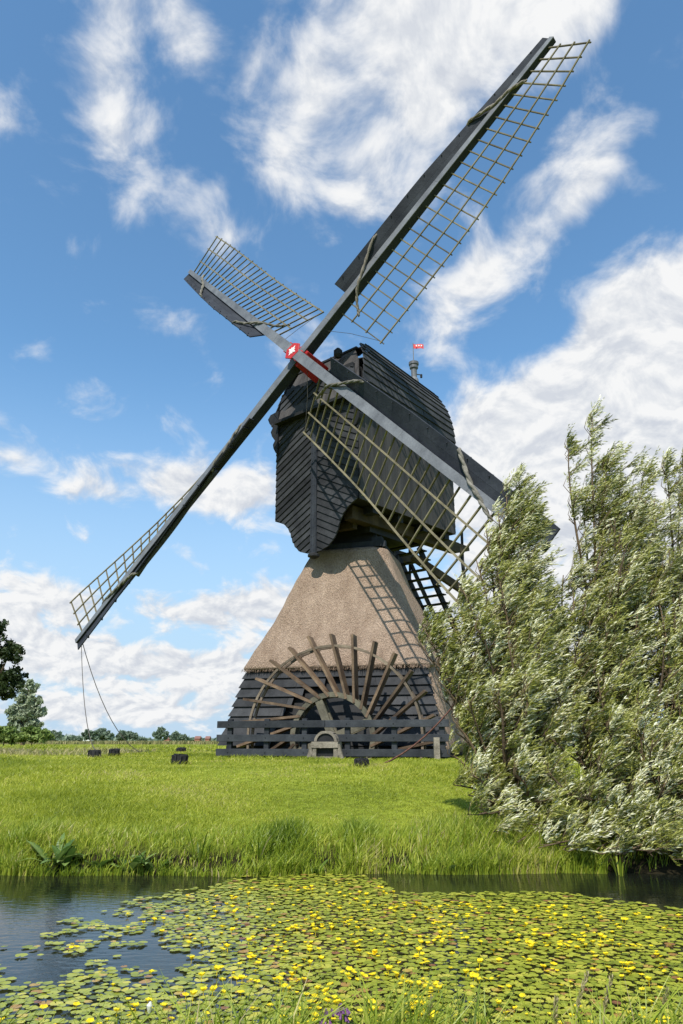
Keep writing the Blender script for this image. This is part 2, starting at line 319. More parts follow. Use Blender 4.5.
# ------------------------------------------------------------------ places
TC = V3(.5, 23.2, 0); YAW = R(16); E1 = V3(math.cos(YAW), -math.sin(YAW), 0); NF = V3(-math.sin(YAW), -math.cos(YAW), 0); UP = V3(0, 0, 1)
def base(l, n, z): return TC+E1*l+NF*n+UP*z
AZ = R(41.2); RH = V3(math.cos(AZ), -math.sin(AZ), 0); BK = V3(math.sin(AZ), math.cos(AZ), 0)
HUB = V3(-1.479, 20.885, 12.064+EYE); HB0 = HUB*V3(1, 1, 0)
def body(l, b, z): return HB0+RH*l+BK*b+UP*z
WATER = -.58
def noise2(x, y): return .5*math.sin(x*1.7+y*.6)+.3*math.sin(x*.53-y*1.9+1)+.2*math.sin(x*4.1+y*3.3)
def ground_h(x, y):
    # near bank, ditch, far bank, meadow
    n = noise2(x, y)
    ys = y-.06*math.sin(x*1.3)-.04*math.sin(x*3.7+1)
    pts = [(-60, -.30), (1.0, -.33), (2.1, -.40), (2.75, -.56), (3.0, -.75), (3.6, -1.25), (5.6, -1.25), (6.22, -.80), (6.34, -.54), (6.5, -.40), (9.5, -.17), (12, 0.0), (16, 0.0)]
    h = float(np.interp(ys, [p[0] for p in pts], [p[1] for p in pts]))
    if ys > 6.6: h += .022*n
    if y > 8 and x > -2: pass
    p = V3(x, y, 0)-TC; l, nn = p@E1, p@NF
    if 3.5 < nn < 4.4 and -2.6 < l < 4.1: h = -2.3
    if y > 60: h -= .0
    return h

# ------------------------------------------------------------------ ground
def make_ground():
    xs = sorted(set([-3000, -1200, -500, -220, -120, -70, -45, -30]+list(np.arange(-22, 22.01, .25))+[30, 45, 70, 120, 220, 500, 1200, 3000]))
    ys = sorted(set([-3000, -800, -200, -50, -15, -6, -2, 0, 1]+list(np.arange(1.5, 8, .15))+list(np.arange(8, 30, .2))+list(np.arange(30, 60, 2))+[65, 80, 110, 160, 250, 400, 700, 1200, 3000]))
    nx, ny = len(xs), len(ys); v = []
    for y in ys:
        for x in xs: v.append((x, y, ground_h(x, y)))
    loops = []
    for j in range(ny-1):
        for i in range(nx-1): a = j*nx+i; loops += [a, a+1, a+nx+1, a+nx]
    nf = (nx-1)*(ny-1)
    m, nt, out = newmat('meadow_soil'); L = nt.links
    tc = N(nt, 'ShaderNodeTexCoord')
    n1 = N(nt, 'ShaderNodeTexNoise'); n1.inputs['Scale'].default_value = .35; n1.inputs['Detail'].default_value = 8; n1.inputs['Roughness'].default_value = .7; L.new(tc.outputs['Object'], n1.inputs['Vector'])
    n2 = N(nt, 'ShaderNodeTexNoise'); n2.inputs['Scale'].default_value = 9; n2.inputs['Detail'].default_value = 6; L.new(tc.outputs['Object'], n2.inputs['Vector'])
    r1 = ramp(nt, [(.3, (.12, .16, .016)), (.55, (.22, .26, .03)), (.8, (.3, .33, .055))]); L.new(n1.outputs['Fac'], r1.inputs[0])
    r2 = ramp(nt, [(.3, (.55, .55, .55)), (.7, (1.15, 1.15, 1.1))]); L.new(n2.outputs['Fac'], r2.inputs[0])
    mu = N(nt, 'ShaderNodeVectorMath', operation='MULTIPLY'); L.new(r1.outputs[0], mu.inputs[0]); L.new(r2.outputs[0], mu.inputs[1])
    sp = N(nt, 'ShaderNodeSeparateXYZ'); L.new(tc.outputs['Object'], sp.inputs[0])
    mr = N(nt, 'ShaderNodeMapRange'); L.new(sp.outputs[2], mr.inputs['Value']); mr.inputs['From Min'].default_value = -.47; mr.inputs['From Max'].default_value = -.36
    mx = N(nt, 'ShaderNodeMix', data_type='RGBA'); L.new(mr.outputs[0], mx.inputs[0]); mx.inputs[6].default_value = (.018, .015, .008, 1); L.new(mu.outputs[0], mx.inputs[7])  # soil near the water darkened, bank shade put into its colour
    b = N(nt, 'ShaderNodeBsdfPrincipled'); b.inputs['Roughness'].default_value = .95; b.inputs['Specular IOR Level'].default_value = .05
    L.new(mx.outputs[2], b.inputs['Base Color']); L.new(b.outputs[0], out.inputs[0])
    o = mesh_np('ground', v, loops, np.arange(nf)*4, np.full(nf, 4), m, smooth=True); tag(o, kind='structure')
make_ground()
def make_water():
    m, nt, out = newmat('ditch_water'); L = nt.links
    tc = N(nt, 'ShaderNodeTexCoord'); mp = N(nt, 'ShaderNodeMapping'); mp.inputs['Scale'].default_value = (.55, 1, 1); mp.inputs['Rotation'].default_value = (0, 0, .25); L.new(tc.outputs['Object'], mp.inputs[0])
    n1 = N(nt, 'ShaderNodeTexNoise'); n1.inputs['Scale'].default_value = 22; n1.inputs['Detail'].default_value = 4; L.new(mp.outputs[0], n1.inputs['Vector'])
    n3 = N(nt, 'ShaderNodeTexNoise'); n3.inputs['Scale'].default_value = 1.1; n3.inputs['Detail'].default_value = 3; L.new(tc.outputs['Object'], n3.inputs['Vector'])
    bp = N(nt, 'ShaderNodeBump'); bp.inputs['Strength'].default_value = .35; bp.inputs['Distance'].default_value = .006; L.new(n1.outputs['Fac'], bp.inputs['Height'])
    r = ramp(nt, [(.35, (.006, .008, .006)), (.7, (.016, .018, .008))]); L.new(n3.outputs['Fac'], r.inputs[0])
    b = N(nt, 'ShaderNodeBsdfPrincipled'); b.inputs['Roughness'].default_value = .04; b.inputs['IOR'].default_value = 1.33; L.new(r.outputs[0], b.inputs['Base Color'])
    L.new(bp.outputs[0], b.inputs['Normal']); L.new(b.outputs[0], out.inputs[0])
    xs = list(np.linspace(-40, 40, 41)); v = []; loops = []
    for y in (2.4, 7.0):
        for x in xs: v.append((x, y, WATER))
    for i in range(40): loops += [i, i+1, i+42, i+41]
    o = mesh_np('water', v, loops, np.arange(40)*4, np.full(40, 4), m); tag(o, kind='structure')
    # water standing in the wheel race
    q = [base(-2.6, 3.5, WATER), base(4.1, 3.5, WATER), base(4.1, 4.4, WATER), base(-2.6, 4.4, WATER)]
    o = mesh_np('race_water', q, [0, 3, 2, 1], [0], [4], m); tag(o, kind='structure')
make_water()

# ------------------------------------------------------------------ grass
def blades(name, x, y, z, h, wd, lean, mat, tone, label=None, kind=None, droop=.35, winddir=.5, parent=None, off=None):
    n = len(x); az = rng.uniform(0, 2*math.pi, n)
    ldx = np.cos(az)*lean+winddir*h*.3; ldy = np.sin(az)*lean
    fa = rng.uniform(0, math.pi, n); wx = np.cos(fa)*wd*.5; wy = np.sin(fa)*wd*.5
    b = np.stack([x, y, z], 1)
    def lev(t, ws):
        hz = h*(t-droop*t*t*.5)
        c = b+np.stack([ldx*t*t, ldy*t*t, hz], 1)
        s = np.stack([wx*ws, wy*ws, np.zeros(n)], 1); return c-s, c+s, c
    l0, r0, _ = lev(0, 1); l1, r1, _ = lev(.5, .85); _, _, tip = lev(1.0, 0)
    v = np.stack([l0, r0, l1, r1, tip], 1).reshape(-1, 3)
    k = np.arange(n)*5
    quad = np.stack([k, k+1, k+3, k+2], 1); tri = np.stack([k+2, k+3, k+4], 1)
    loops = np.concatenate([quad, tri], 1).ravel()
    st = np.stack([np.arange(n)*7, np.arange(n)*7+4], 1).ravel(); tot = np.tile([4, 3], n)
    o = mesh_np(name, v, loops, st, tot, mat, np.repeat(tone, 2), parent, off)
    if label: tag(o, label, 'grass', kind=kind)
    return o
def gh(x, y): return np.array([ground_h(a, b) for a, b in zip(x, y)])
def wedge(n, y0, y1, k=.52, xl=None, xr=None, p=1.0):
    y = y0+(y1-y0)*rng.random(n)**p; 
    x = (rng.random(n)*2-1)*(k*y+.4)
    return x, y
def in_mill(x, y):
    p = np.stack([x, y], 1)-TC[:2]; l = p@E1[:2]; nn = p@NF[:2]
    return ((np.abs(l) < 3.3) & (np.abs(nn) < 3.3)) | ((nn > 2.9) & (nn < 4.65) & (l > -2.8) & (l < 4.3))
xs, ys, hs, ws, ls, ts = [], [], [], [], [], []
def addg(n, y0, y1, h0, h1, wd, lean, k=.52, bright=(0, 1)):
    x, y = wedge(n, y0, y1, k); m = ~in_mill(x, y); x, y = x[m], y[m]; n = len(x)
    cl = .5+.5*np.sin(x*2.3+np.sin(y*1.7)*2)*np.sin(y*2.9+x)      # tussocks
    xs.append(x); ys.append(y); h = (h0+(h1-h0)*rng.random(n))*(.75+.5*cl)*(.8+.25*np.sin(x*.9+y*.5)); hs.append(h)
    ws.append(np.full(n, wd)*rng.uniform(.7, 1.3, n)); ls.append(h*lean*rng.uniform(.3, 1.3, n)); ts.append(np.clip(rng.normal(.52, .2, n)+.16*np.sin(x*.55+1.3*np.sin(y*.31))*np.sin(y*.43+x*.2)+.10*np.sin(x*1.7+y*1.1), 0, 1))
addg(95000, 6.5, 10, .035, .085, .006, .9)
addg(85000, 10, 16, .04, .10, .009, .9)
addg(70000, 16, 30, .05, .13, .018, .9, .55)
addg(40000, 30, 60, .10, .25, .05, .5, .55)
x, y = np.concatenate(xs), np.concatenate(ys)
o = blades('meadow_grass', x, y, gh(x, y)-.01, np.concatenate(hs), np.concatenate(ws), np.concatenate(ls), M['grass'], np.concatenate(ts), 'bright green meadow grass covering the field behind the ditch', 'stuff')
# tall bank grass
n = 38000; x = rng.uniform(-3.9, 2.1, n); y = 6.22+.06*np.sin(x*1.3)+.04*np.sin(x*3.7+1)+rng.random(n)**1.4*.85
cl = (.5+.5*np.sin(x*5+np.sin(x*2.1)*3)); keep = rng.random(n) < .35+.65*cl; x, y, cl = x[keep], y[keep], cl[keep]; n = len(x)
h = rng.uniform(.06, .20, n)*(.6+.6*cl)*np.where(x > .4, 1.1, 1)
blades('bank_grass', x, y, np.maximum(gh(x, y), WATER)-.01, h, rng.uniform(.005, .011, n), h*rng.uniform(.15, .6, n), M['bankgrass'], np.clip(rng.normal(.52, .22, n), 0, 1), 'tall fringe of grass leaning over the far edge of the ditch', 'stuff', droop=.3, winddir=.5)
# under the willow, darker and shorter
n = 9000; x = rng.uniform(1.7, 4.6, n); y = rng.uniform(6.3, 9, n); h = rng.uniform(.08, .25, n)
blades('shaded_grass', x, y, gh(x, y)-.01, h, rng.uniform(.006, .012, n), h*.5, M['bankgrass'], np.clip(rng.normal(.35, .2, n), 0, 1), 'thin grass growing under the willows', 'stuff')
# near bank, at the lower edge
n = 5200; x = rng.uniform(-2.0, 2.0, n); y = rng.uniform(2.45, 2.9, n)
dens = np.clip(.35+.5*np.exp(-((x+.1)/.5)**2)+.45*np.exp(-((x-1.3)/.35)**2)+.1*np.sin(x*9), 0, 1); keep = (rng.random(n) < dens) & ~((np.abs(x+.02) < .09) & (y < 2.8)); x, y = x[keep], y[keep]; n = len(x)
h = rng.uniform(.10, .36, n)*(.6+.5*dens[keep])
blades('near_bank_grass', x, y, gh(x, y)-.02, h, rng.uniform(.004, .009, n), h*rng.uniform(.2, .9, n), M['bankgrass'], np.clip(rng.normal(.55, .22, n), 0, 1), 'loose grass blades on the near bank along the bottom of the view', 'stuff', winddir=.6)
# dry grass strip and crop strip
n = 14000; x = rng.uniform(-22, -7, n); y = rng.uniform(22, 31, n); cl = np.sin(x*.8)*np.sin(y*.6+x*.2); keep = rng.random(n) < .3+.5*cl; x, y = x[keep], y[keep]; n = len(x); h = rng.uniform(.12, .3, n)
blades('dry_grass', x, y, gh(x, y)-.01, h, rng.uniform(.015, .03, n), h*.7, M['drygrass'], rng.random(n), 'straw coloured rough grass across the left of the field', 'stuff')
n = 26000; x = rng.uniform(-90, 20, n); y = rng.uniform(95, 120, n); h = rng.uniform(.35, .62, n)
blades('crop_strip', x, y, np.zeros(n), h, rng.uniform(.1, .25, n), h*.3, M['drygrass'], rng.random(n)*.6, 'brown green strip of crop along the far side of the field', 'stuff')

# ------------------------------------------------------------------ floating leaves and flowers
def pad_geom(r, seed, tilt=0.0):
    rg = random.Random(seed); n = 13; vs = [(0, 0, .002)]; a0 = rg.uniform(0, 6.28)
    for i in range(n):
        a = a0+.16+(2*math.pi-.32)*i/(n-1); rr = r*(1+.06*math.sin(a*3+seed)+rg.uniform(-.04, .04))
        vs.append((rr*math.cos(a), rr*math.sin(a)*.95, rg.uniform(.0, .004)*r/.05+.003+tilt*rr*math.cos(a-a0)))
    return vs, [(0, i, i+1) for i in range(1, n)]
def pad_density(px, py):
    top = np.interp(px, [0, 60, 100, 180, 240, 300, 380, 395, 500, 560, 683], [940, 922, 908, 890, 878, 871, 878, 894, 893, 893, 910])
    if py < top: return 0.0
    left = np.interp(px, [0, 60, 120, 200, 280, 350], [.30, .38, .50, .75, 1.0, 1.1])
    if py > 965: left = max(left, np.interp(py, [955, 990], [.3, .9]))
    hole = math.exp(-((px-40)/55)**2-((py-975)/16)**2)+.8*math.exp(-((px-150)/60)**2-((py-965)/14)**2)
    return max(0.0, left*min(1, .4+(py-top)/14)-.6*hole)
cand = []
tries = 0
cell = {}
while tries < 220000 and len(cand) < 12000:
    tries += 1
    y = random.uniform(2.95, 6.35); x = random.uniform(-.5*y-.3, .5*y+.3); p = (x, y, WATER)
    px, py = to_px(p)
    cu = random.Random(int(x/.085)*7919+int(y/.085)*104729).random()
    if cu*.8+.1+.1*math.sin(x*7+y*5) > pad_density(px, py): continue
    r = random.uniform(.015, .031)
    kx, ky = int(x//.1), int(y//.1); ok = True
    for i in (-1, 0, 1):
        for j in (-1, 0, 1):
            for (x2, y2, r2) in cell.get((kx+i, ky+j), ()):
                if (x-x2)**2+(y-y2)**2 < ((r+r2)*.78)**2: ok = False
    if not ok: continue
    cell.setdefault((kx, ky), []).append((x, y, r)); cand.append((x, y, r))
PADS = cand
def biggest(p):   # nearest leaves in view come first
    px, py = to_px((p[0], p[1], WATER)); inside = -5 < px < 688 and py < 1026
    return (0 if inside else 1, p[1]/p[2])
cand.sort(key=biggest)
protos = []
for i in range(10):
    vs, fs = pad_geom(.045, i, random.uniform(-.05, .05)); m = MB()
    tn = [.25, .4, .5, .55, .6, .7, .45, .8, .35, .96][i]
    m.add(vs, fs, tn); protos.append(m)
pad_me = [None]*10
for i, (x, y, r) in enumerate(cand[:300]):
    k = random.randrange(9) if random.random() < .93 else 9
    if pad_me[k] is None:
        o = protos[k].build('floating_leaf', M['pad']); pad_me[k] = o.data
    else:
        o = bpy.data.objects.new('floating_leaf', pad_me[k]); COL.objects.link(o)
    o.location = (x, y, WATER+random.uniform(.001, .007)); s = r/.045; o.scale = (s, s, s); o.rotation_euler = (0, 0, random.uniform(0, 6.28))
    tag(o, 'round green floating leaf on the nearer part of the ditch', 'leaf', 'floating leaves nearest the camera')
m = MB()
for i, (x, y, r) in enumerate(cand[300:]):
    vs, fs = pad_geom(r, i, random.uniform(-.05, .05)); z = WATER+random.uniform(.001, .008)
    c, s = math.cos(i*2.4), math.sin(i*2.4)
    tn = random.random()*.45+.40*random.random()+.02 if random.random() < .93 else random.uniform(.9, 1)
    m.add([(x+c*a-s*b, y+s*a+c*b, z+cc) for a, b, cc in vs], fs, tn)
tag(m.build('floating_leaves', M['pad']), 'carpet of green floating leaves covering the rest of the ditch', 'leaves', kind='stuff')
# flowers
fl_me = []
for k in range(5):
    m = MB(); rg = random.Random(k+50); h = .034; tl = rg.uniform(-.6, .6)
    for i in range(5):
        a = i*2*math.pi/5; d = V3(math.cos(a), math.sin(a), 0); s = V3(-math.sin(a), math.cos(a), 0); up = .30+.35*(k % 2)
        c = V3(0, 0, h)
        p = [c, c+d*.010-s*.014+UP*.006, c+d*.020-s*.017+UP*.026*up*1.3, c+d*.023+UP*.026*up, c+d*.020+s*.017+UP*.026*up*1.3, c+d*.010+s*.014+UP*.006]
        p = [V3(q[0]+tl*(q[2]-0)*.6, q[1]-tl*.3*(q[2]), q[2]+tl*q[0]*.5) for q in p]
        m.add(p, [(0, 1, 2, 3), (0, 3, 4, 5)], rg.random())
    m.tube([V3(0, 0, 0), V3(tl*.03*.6, -tl*.01, h)], .0025, 4, .5)
    fl_me.append(m)
fme = [None]*5; spots = []; tr = 0
while len(spots) < 640 and tr < 60000:
    tr += 1
    y = 3.0+3.3*random.random(); x = random.uniform(-.5*y, .5*y)
    px, py = to_px((x, y, WATER+.05)); d = pad_density(px, py)
    if not (0 < px < 683 and py < 1020): continue
    if random.random() > d**1.5*(.6+.4*math.exp(-((px-300)/170)**2-((py-960)/60)**2)): continue
    for q in range(random.choice((1, 1, 1, 2, 3))):
        sc = random.uniform(.36, .68); spots.append((x+random.gauss(0, .04), y+random.gauss(0, .04), random.randrange(5), sc, sc*random.uniform(.6, 1.1), random.uniform(0, 6.28)))
spots.sort(key=lambda f_: f_[1]/f_[3])
for (x, y, k, sc, sz, rot) in spots[:300]:
    if fme[k] is None: o = fl_me[k].build('yellow_flower', M['flower']); fme[k] = o.data
    else: o = bpy.data.objects.new('yellow_flower', fme[k]); COL.objects.link(o)
    o.location = (x, y, WATER); o.scale = (sc, sc, sz); o.rotation_euler = (0, 0, rot)
    tag(o, 'small yellow five petalled flower standing among the nearer floating leaves', 'flower', 'yellow flowers on the ditch')
m = MB()
for (x, y, k, sc, sz, rot) in spots[300:]:
    b = len(m.v); c, s = math.cos(rot), math.sin(rot); src = fl_me[k]
    m.v += [(x+sc*(c*v_[0]-s*v_[1]), y+sc*(s*v_[0]+c*v_[1]), WATER+sz*v_[2]) for v_ in src.v]; m.f += [[b+i_ for i_ in f_] for f_ in src.f]; m.t += src.t
tag(m.build('yellow_flowers', M['flower']), 'scattering of smaller looking yellow flowers over the farther floating leaves', 'flowers', kind='stuff')
# one white bud
m = MB(); p = P_z(150, 1000, WATER+.05); m.tube([V3(p[0], p[1], WATER), V3(p[0], p[1], WATER+.02), V3(p[0], p[1], WATER+.032), V3(p[0]+.003, p[1], WATER+.045)], [.003, .009, .012, .003], 9)
o = m.build('white_bud', M['bud']); tag(o, 'closed white flower bud near the lower left corner of the ditch', 'flower')

# ------------------------------------------------------------------ bank plants
def leaf_blade(m, p, d, L_, wd, droop, n=5, fold=.25, tone=None):
    d = nrm(d); side = nrm(np.cross(d, UP)+V3(1e-4, 0, 0)); vs = []; 
    for i in range(n+1):
        t = i/n; c = np.asarray(p)+d*L_*t-UP*droop*L_*t*t; ww = wd*math.sin(math.pi*min(1, .12+.88*t))**.7*.5 if i < n else .0005
        vs += [c-side*ww+UP*ww*fold, c, c+side*ww+UP*ww*fold]
    fs = []
    for i in range(n): b = i*3; fs += [(b, b+1, b+4, b+3), (b+1, b+2, b+5, b+4)]
    m.add(vs, fs, tone)
def dock(px, h, nl, label, mat='dock', y=6.31, wide=.07, spread=.8):
    x = (px-341.5)/F*(y*.953)*1.0; z = max(ground_h(x, y), WATER); root = V3(x, y, z)
    m = MB()
    for i in range(nl):
        a = random.uniform(0, 6.28); d = V3(math.cos(a)*spread, math.sin(a)*spread, random.uniform(.6, 1.6))
        leaf_blade(m, root+V3(math.cos(a), math.sin(a), 0)*.03, d, h*1.1*random.uniform(.6, 1.1), wide*random.uniform(.6, 1.2), random.uniform(.2, .6))
    o = m.build('waterside_plant', M[mat], off=root); o.location = root; tag(o, label, 'plant', 'plants along the far bank')
for a in [(66, .30, 16, 'broad dark leaved dock plant on the bank, left of the other docks'), (78, .24, 12, 'dark leaved dock plant just right of the tallest one on the left bank'),
          (140, .24, 14, 'paler dock plant with wide leaves low on the bank, between two other plants'), (163, .28, 12, 'upright dock plant with long leaves right of the wide leaved one'),
          (110, .15, 9, 'small low dock plant between the larger leafy plants on the left bank'), (20, .13, 8, 'small broad leaved plant at the far left edge of the bank'), (316, .14, 8, 'small leafy plant at the water edge below the waterwheel'), (445, .15, 9, 'small leafy plant near the willow end of the grassy bank')]: dock(*a)
for a in [(205, .34, 22, 'clump of narrow arching reed leaves standing in front of the bank left of middle'), (262, .30, 20, 'clump of upright narrow reed leaves at the water edge'), (345, .26, 16, 'short clump of arching narrow leaves below the bearing block'), (492, .30, 26, 'dense tuft of long grassy leaves right next to the willow')]:
    dock(a[0], a[1], a[2], a[3], 'bankgrass', 6.33, .014, .45)
# lone reed below the willow
dock(606, .26, 9, 'single upright reed shoot standing in the water under the willow', 'bankgrass', 6.2, .016, .2)

# purple flowering plants at the lower edge
for (px, py, lab) in [(343, 1008, 'right hand of two purple flower heads in the near grass'), (327, 1015, 'left hand of two purple flower heads in the near grass')]:
    p = P_y(px, py, 2.75); g = V3(p[0]-.02, 2.72, ground_h(p[0], 2.72)-.02)
    root = empty('purple_flower', g); tag(root, lab, 'flower', 'purple flowers on the near bank')
    m = MB(); m.tube([g, (g+p)/2+V3(.01, 0, .01), p], .003, 5, .5)
    for i in range(6): leaf_blade(m, g+(p-g)*random.uniform(.2, .8), V3(random.uniform(-1, 1), random.uniform(-1, 1), .6), .08, .02, .4)
    m.build('stem', M['bankgrass'], root)
    m = MB()
    for i in range(16):
        a = random.uniform(0, 6.28); q = p+V3(math.cos(a)*.014, math.sin(a)*.014, random.uniform(-.03, .02)); m.tube([q, q+V3(math.cos(a)*.008, math.sin(a)*.008, -.016)], [.0028, .0055], 5)
    m.build('petals', M['purple'], root)
# seeding grass stalks
for i, (px, py, lean) in enumerate([(588, 975, .06), (612, 978, .05), (668, 992, .05), (556, 1000, .02), (432, 1000, .03)]):
    p = P_y(px, py, 2.8); g = V3(p[0]-lean, 2.75, ground_h(p[0], 2.75)-.02)
    m = MB(); pts = [g+(p-g)*t+V3(-lean*.5*math.sin(t*3.14), 0, 0) for t in np.linspace(0, 1, 7)]; m.tube(pts, [.0022]*6+[.001], 4, .6)
    for k in range(26):
        t = .62+.38*k/26; c = g+(p-g)*t+V3(-lean*.5*math.sin(t*3.14), 0, 0); a = k*2.4; dd = V3(math.cos(a)*.4+.3, math.sin(a)*.4, .9)
        m.tube([c, c+nrm(dd)*.012, c+nrm(dd)*.022], [.001, .0032, .0006], 4)
    o = m.build('grass_stalk', M['drygrass'], off=g); o.location = g
    tag(o, ['tallest dry seeding grass stalk, leaning, near the lower right corner', 'dry seeding grass stalk right of the tallest one', 'dry seed head stalk closest to the right edge', 'short dry grass stalk left of the tall seeding ones', 'short dry grass stalk in the middle of the near bank'][i], 'grass stalk', 'dry seeding stalks on the near bank')

# ------------------------------------------------------------------ windmill
mill = empty('windmill', tuple(TC)); tag(mill, 'black boarded Dutch hollow post windmill with thatched base and four lattice sails', 'windmill')
# --- base walls
def fl(px, n=4.85, z=.45):
    t_ = (px-341.5)/F; a0 = base(0, n, z); c = math.cos(PIT); sn = math.sin(PIT)
    return -(a0[0]-t_*(a0[1]*c+(z-EYE)*sn))/(E1[0]-t_*E1[1]*c)
m = MB()
def fp(l, z, hw): return base(l, hw, z)
def basehw(z): return 3.17-(z-.3)*(3.17-2.62)/(2.5-.3)
# backing
def frustum(m, c, ex, ey, z0, h0, z1, h1, tone=.5):
    vs = []
    for z, h in ((z0, h0), (z1, h1)):
        for (i, j) in ((-1, -1), (1, -1), (1, 1), (-1, 1)): vs.append(c+ex*h*i+ey*h*j+UP*z)
    m.add(vs, [(3, 2, 1, 0), (4, 5, 6, 7), (0, 1, 5, 4), (1, 2, 6, 5), (2, 3, 7, 6), (3, 0, 4, 7)], tone)
frustum(m, TC, E1, NF, -.15, 2.98, .3, 2.98); frustum(m, TC, E1, NF, .3, 3.05, 2.62, 2.42)
m.build('wall', M['black'], mill)
m = MB(); rows = 8; z = .30; dz = 2.10/rows*1.03
for side in range(2):
    for i in range(rows):
        z0 = .30+i*.262; z1 = z0+.285; h0 = basehw(z0)+.03; h1 = basehw(z1)-.035
        ex, en = (E1, NF) if side == 0 else (NF, -E1)
        l = -h0; cuts = [-h0]; 
        while cuts[-1] < h0-2.7: cuts.append(cuts[-1]+random.uniform(1.4, 2.4))
        cuts.append(h0)
        if side == 0:
            lc = fl(328, 3.4); ow = 1.75*math.sqrt(max(0, 1-((z0+.05)/1.95)**2)); hl, hr = lc-ow, lc+ow*.75
            cuts2 = []
            for a_, b_ in zip(cuts[:-1], cuts[1:]):
                if ow <= 0 or b_ <= hl or a_ >= hr: cuts2.append((a_, b_)); continue
                if a_ < hl: cuts2.append((a_, hl))
                if b_ > hr: cuts2.append((hr, b_))
        else: cuts2 = list(zip(cuts[:-1], cuts[1:]))
        for a_, b_ in cuts2:
            q = lambda l_, h_, z_: TC+ex*l_+en*h_+UP*z_
            s0 = a_*(h1/h0); s1 = b_*(h1/h0); g = .004
            fr = [q(a_+g, h0, z0), q(b_-g, h0, z0), q(s1-g, h1, z1), q(s0+g, h1, z1)]; bk = [p-en*.03 for p in fr]
            m.add(fr+bk, [(0, 1, 2, 3), (7, 6, 5, 4), (0, 4, 5, 1), (1, 5, 6, 2), (2, 6, 7, 3), (3, 7, 4, 0)])
m.build('weatherboarding', M['basewall'], mill)
# skirt boards under the flare
m = MB()
for i in range(2):
    z0 = .0+i*.15; m.box(base(0, 3.01, z0+.07), E1, NF, UP, 3.0, .015, .068)
m.build('plinth_board', M['basewall'], mill)
# --- thatch
def ring(hw, z, r=.42, n=8):
    pts = []
    for q in range(4):
        ca = [( 1, -1), (1, 1), (-1, 1), (-1, -1)][q]     # E1 / -NF frame corners
        rr = min(r, hw*.45)
        for k in range(n+1):
            a = math.pi/2*(q-1)+math.pi/2*k/n
            pts.append((ca[0]*(hw-rr)+rr*math.cos(a), ca[1]*(hw-rr)+rr*math.sin(a), z))
    return pts
def thatch():
    prof = []                    # z, half width
    for t in np.linspace(0, 1, 30):
        z = 6.16+(2.46-6.16)*t; hw = 1.29+(2.77-1.29)*(t**1.04); prof.append((z, hw))
    vs = []; n = None
    prof = [(6.22, .95), (6.24, 1.17)]+prof
    under = [(2.42, 2.77), (2.36, 2.71), (2.40, 2.5), (2.46, 2.3)]
    rings = [ring(h, z) for z, h in prof+under]; n = len(rings[0])
    for k, rg_ in enumerate(rings):
        for i, (a, b, c) in enumerate(rg_):
            wv = .03*math.sin(a*3.1+c*1.3)+.03*math.sin(b*2.7-c*2.1)+.008*math.sin(c*9+a*5)
            ln = math.hypot(a, b); vs.append(TC+E1*(a*(1+wv/ln))-NF*(b*(1+wv/ln))+UP*c)
    fs = []
    for k in range(len(rings)-1):
        for i in range(n): j = (i+1) % n; fs.append((k*n+i, (k+1)*n+i, (k+1)*n+j, k*n+j))
    fs.append(tuple(range(n)))
    m = MB(); m.add(vs, fs, .5); o = m.build('thatch', M['thatch'], mill, smooth=True)
    m = MB()
    for k in range(900):
        l = random.uniform(-2.75, 2.75); ln_ = random.uniform(.05, .13); p = base(l, random.uniform(2.60, 2.76), 2.40)
        m.tube([p, p+NF*ln_*.6-UP*ln_*.8+E1*random.uniform(-.02, .02)], [.007, .004], 3)
    m.build('thatch_fringe', M['thatch'], mill)
    # lower thatch on the two flanks and the back, down to the ground
    m = MB(); zs = np.linspace(2.5, .12, 12)
    def strip(cut, ex, en):
        vs = []; cols = 14
        for kk, z in enumerate(zs):
            h = 2.77+(2.5-z)*.20; 
            for i in range(cols+1):
                l = -h+cut+(2*h-cut)*i/cols; edge = abs(i/cols-.5)*2
                off = h-.25*max(0, edge-.85)/.15*.6; wv = .02*math.sin(l*3+z*4)
                vs.append(TC+ex*l+en*(off+wv)+UP*z)
        nA = len(vs)
        for kk, z in enumerate(zs):
            h = 2.77+(2.5-z)*.20
            for i in range(cols+1): l = -h+cut+(2*h-cut)*i/cols; vs.append(TC+ex*l+en*(h-.32)+UP*z)
        c = cols+1; fs = []
        for k in range(len(zs)-1):
            for i in range(cols): fs.append((k*c+i, (k+1)*c+i, (k+1)*c+i+1, k*c+i+1)); fs.append((nA+k*c+i, nA+k*c+i+1, nA+(k+1)*c+i+1, nA+(k+1)*c+i))
            fs.append((k*c, nA+k*c, nA+(k+1)*c, (k+1)*c)); fs.append((k*c+cols, (k+1)*c+cols, nA+(k+1)*c+cols, nA+k*c+cols))
        kk = (len(zs)-1)*c
        for i in range(cols): fs.append((kk+i, nA+kk+i, nA+kk+i+1, kk+i+1))
        m.add(vs, fs, .5)
    strip(.42, -NF, E1); strip(0, E1, -NF)
    m.build('flank_thatch', M['thatch'], mill, smooth=True)
thatch()
# --- neck and ring beams
m = MB(); frustum(m, TC, E1, NF, 6.15, .98, 7.15, .80)
m.build('neck', M['black'], mill)
m = MB()
for k in range(4):
    ex, en = [(E1, NF), (NF, -E1), (-E1, -NF), (-NF, E1)][k]
    m.beam(TC+en*1.02-ex*1.22+UP*6.33, TC+en*1.02+ex*1.22+UP*6.33, .2, .2)
for k in range(4): m.box(TC+E1*(.95*(1 if k % 2 else -1))+NF*(.95*(1 if k//2 else -1))+UP*6.45, E1, NF, UP, .16, .16, .11)
m.build('ring_beam', M['windboard'], mill)
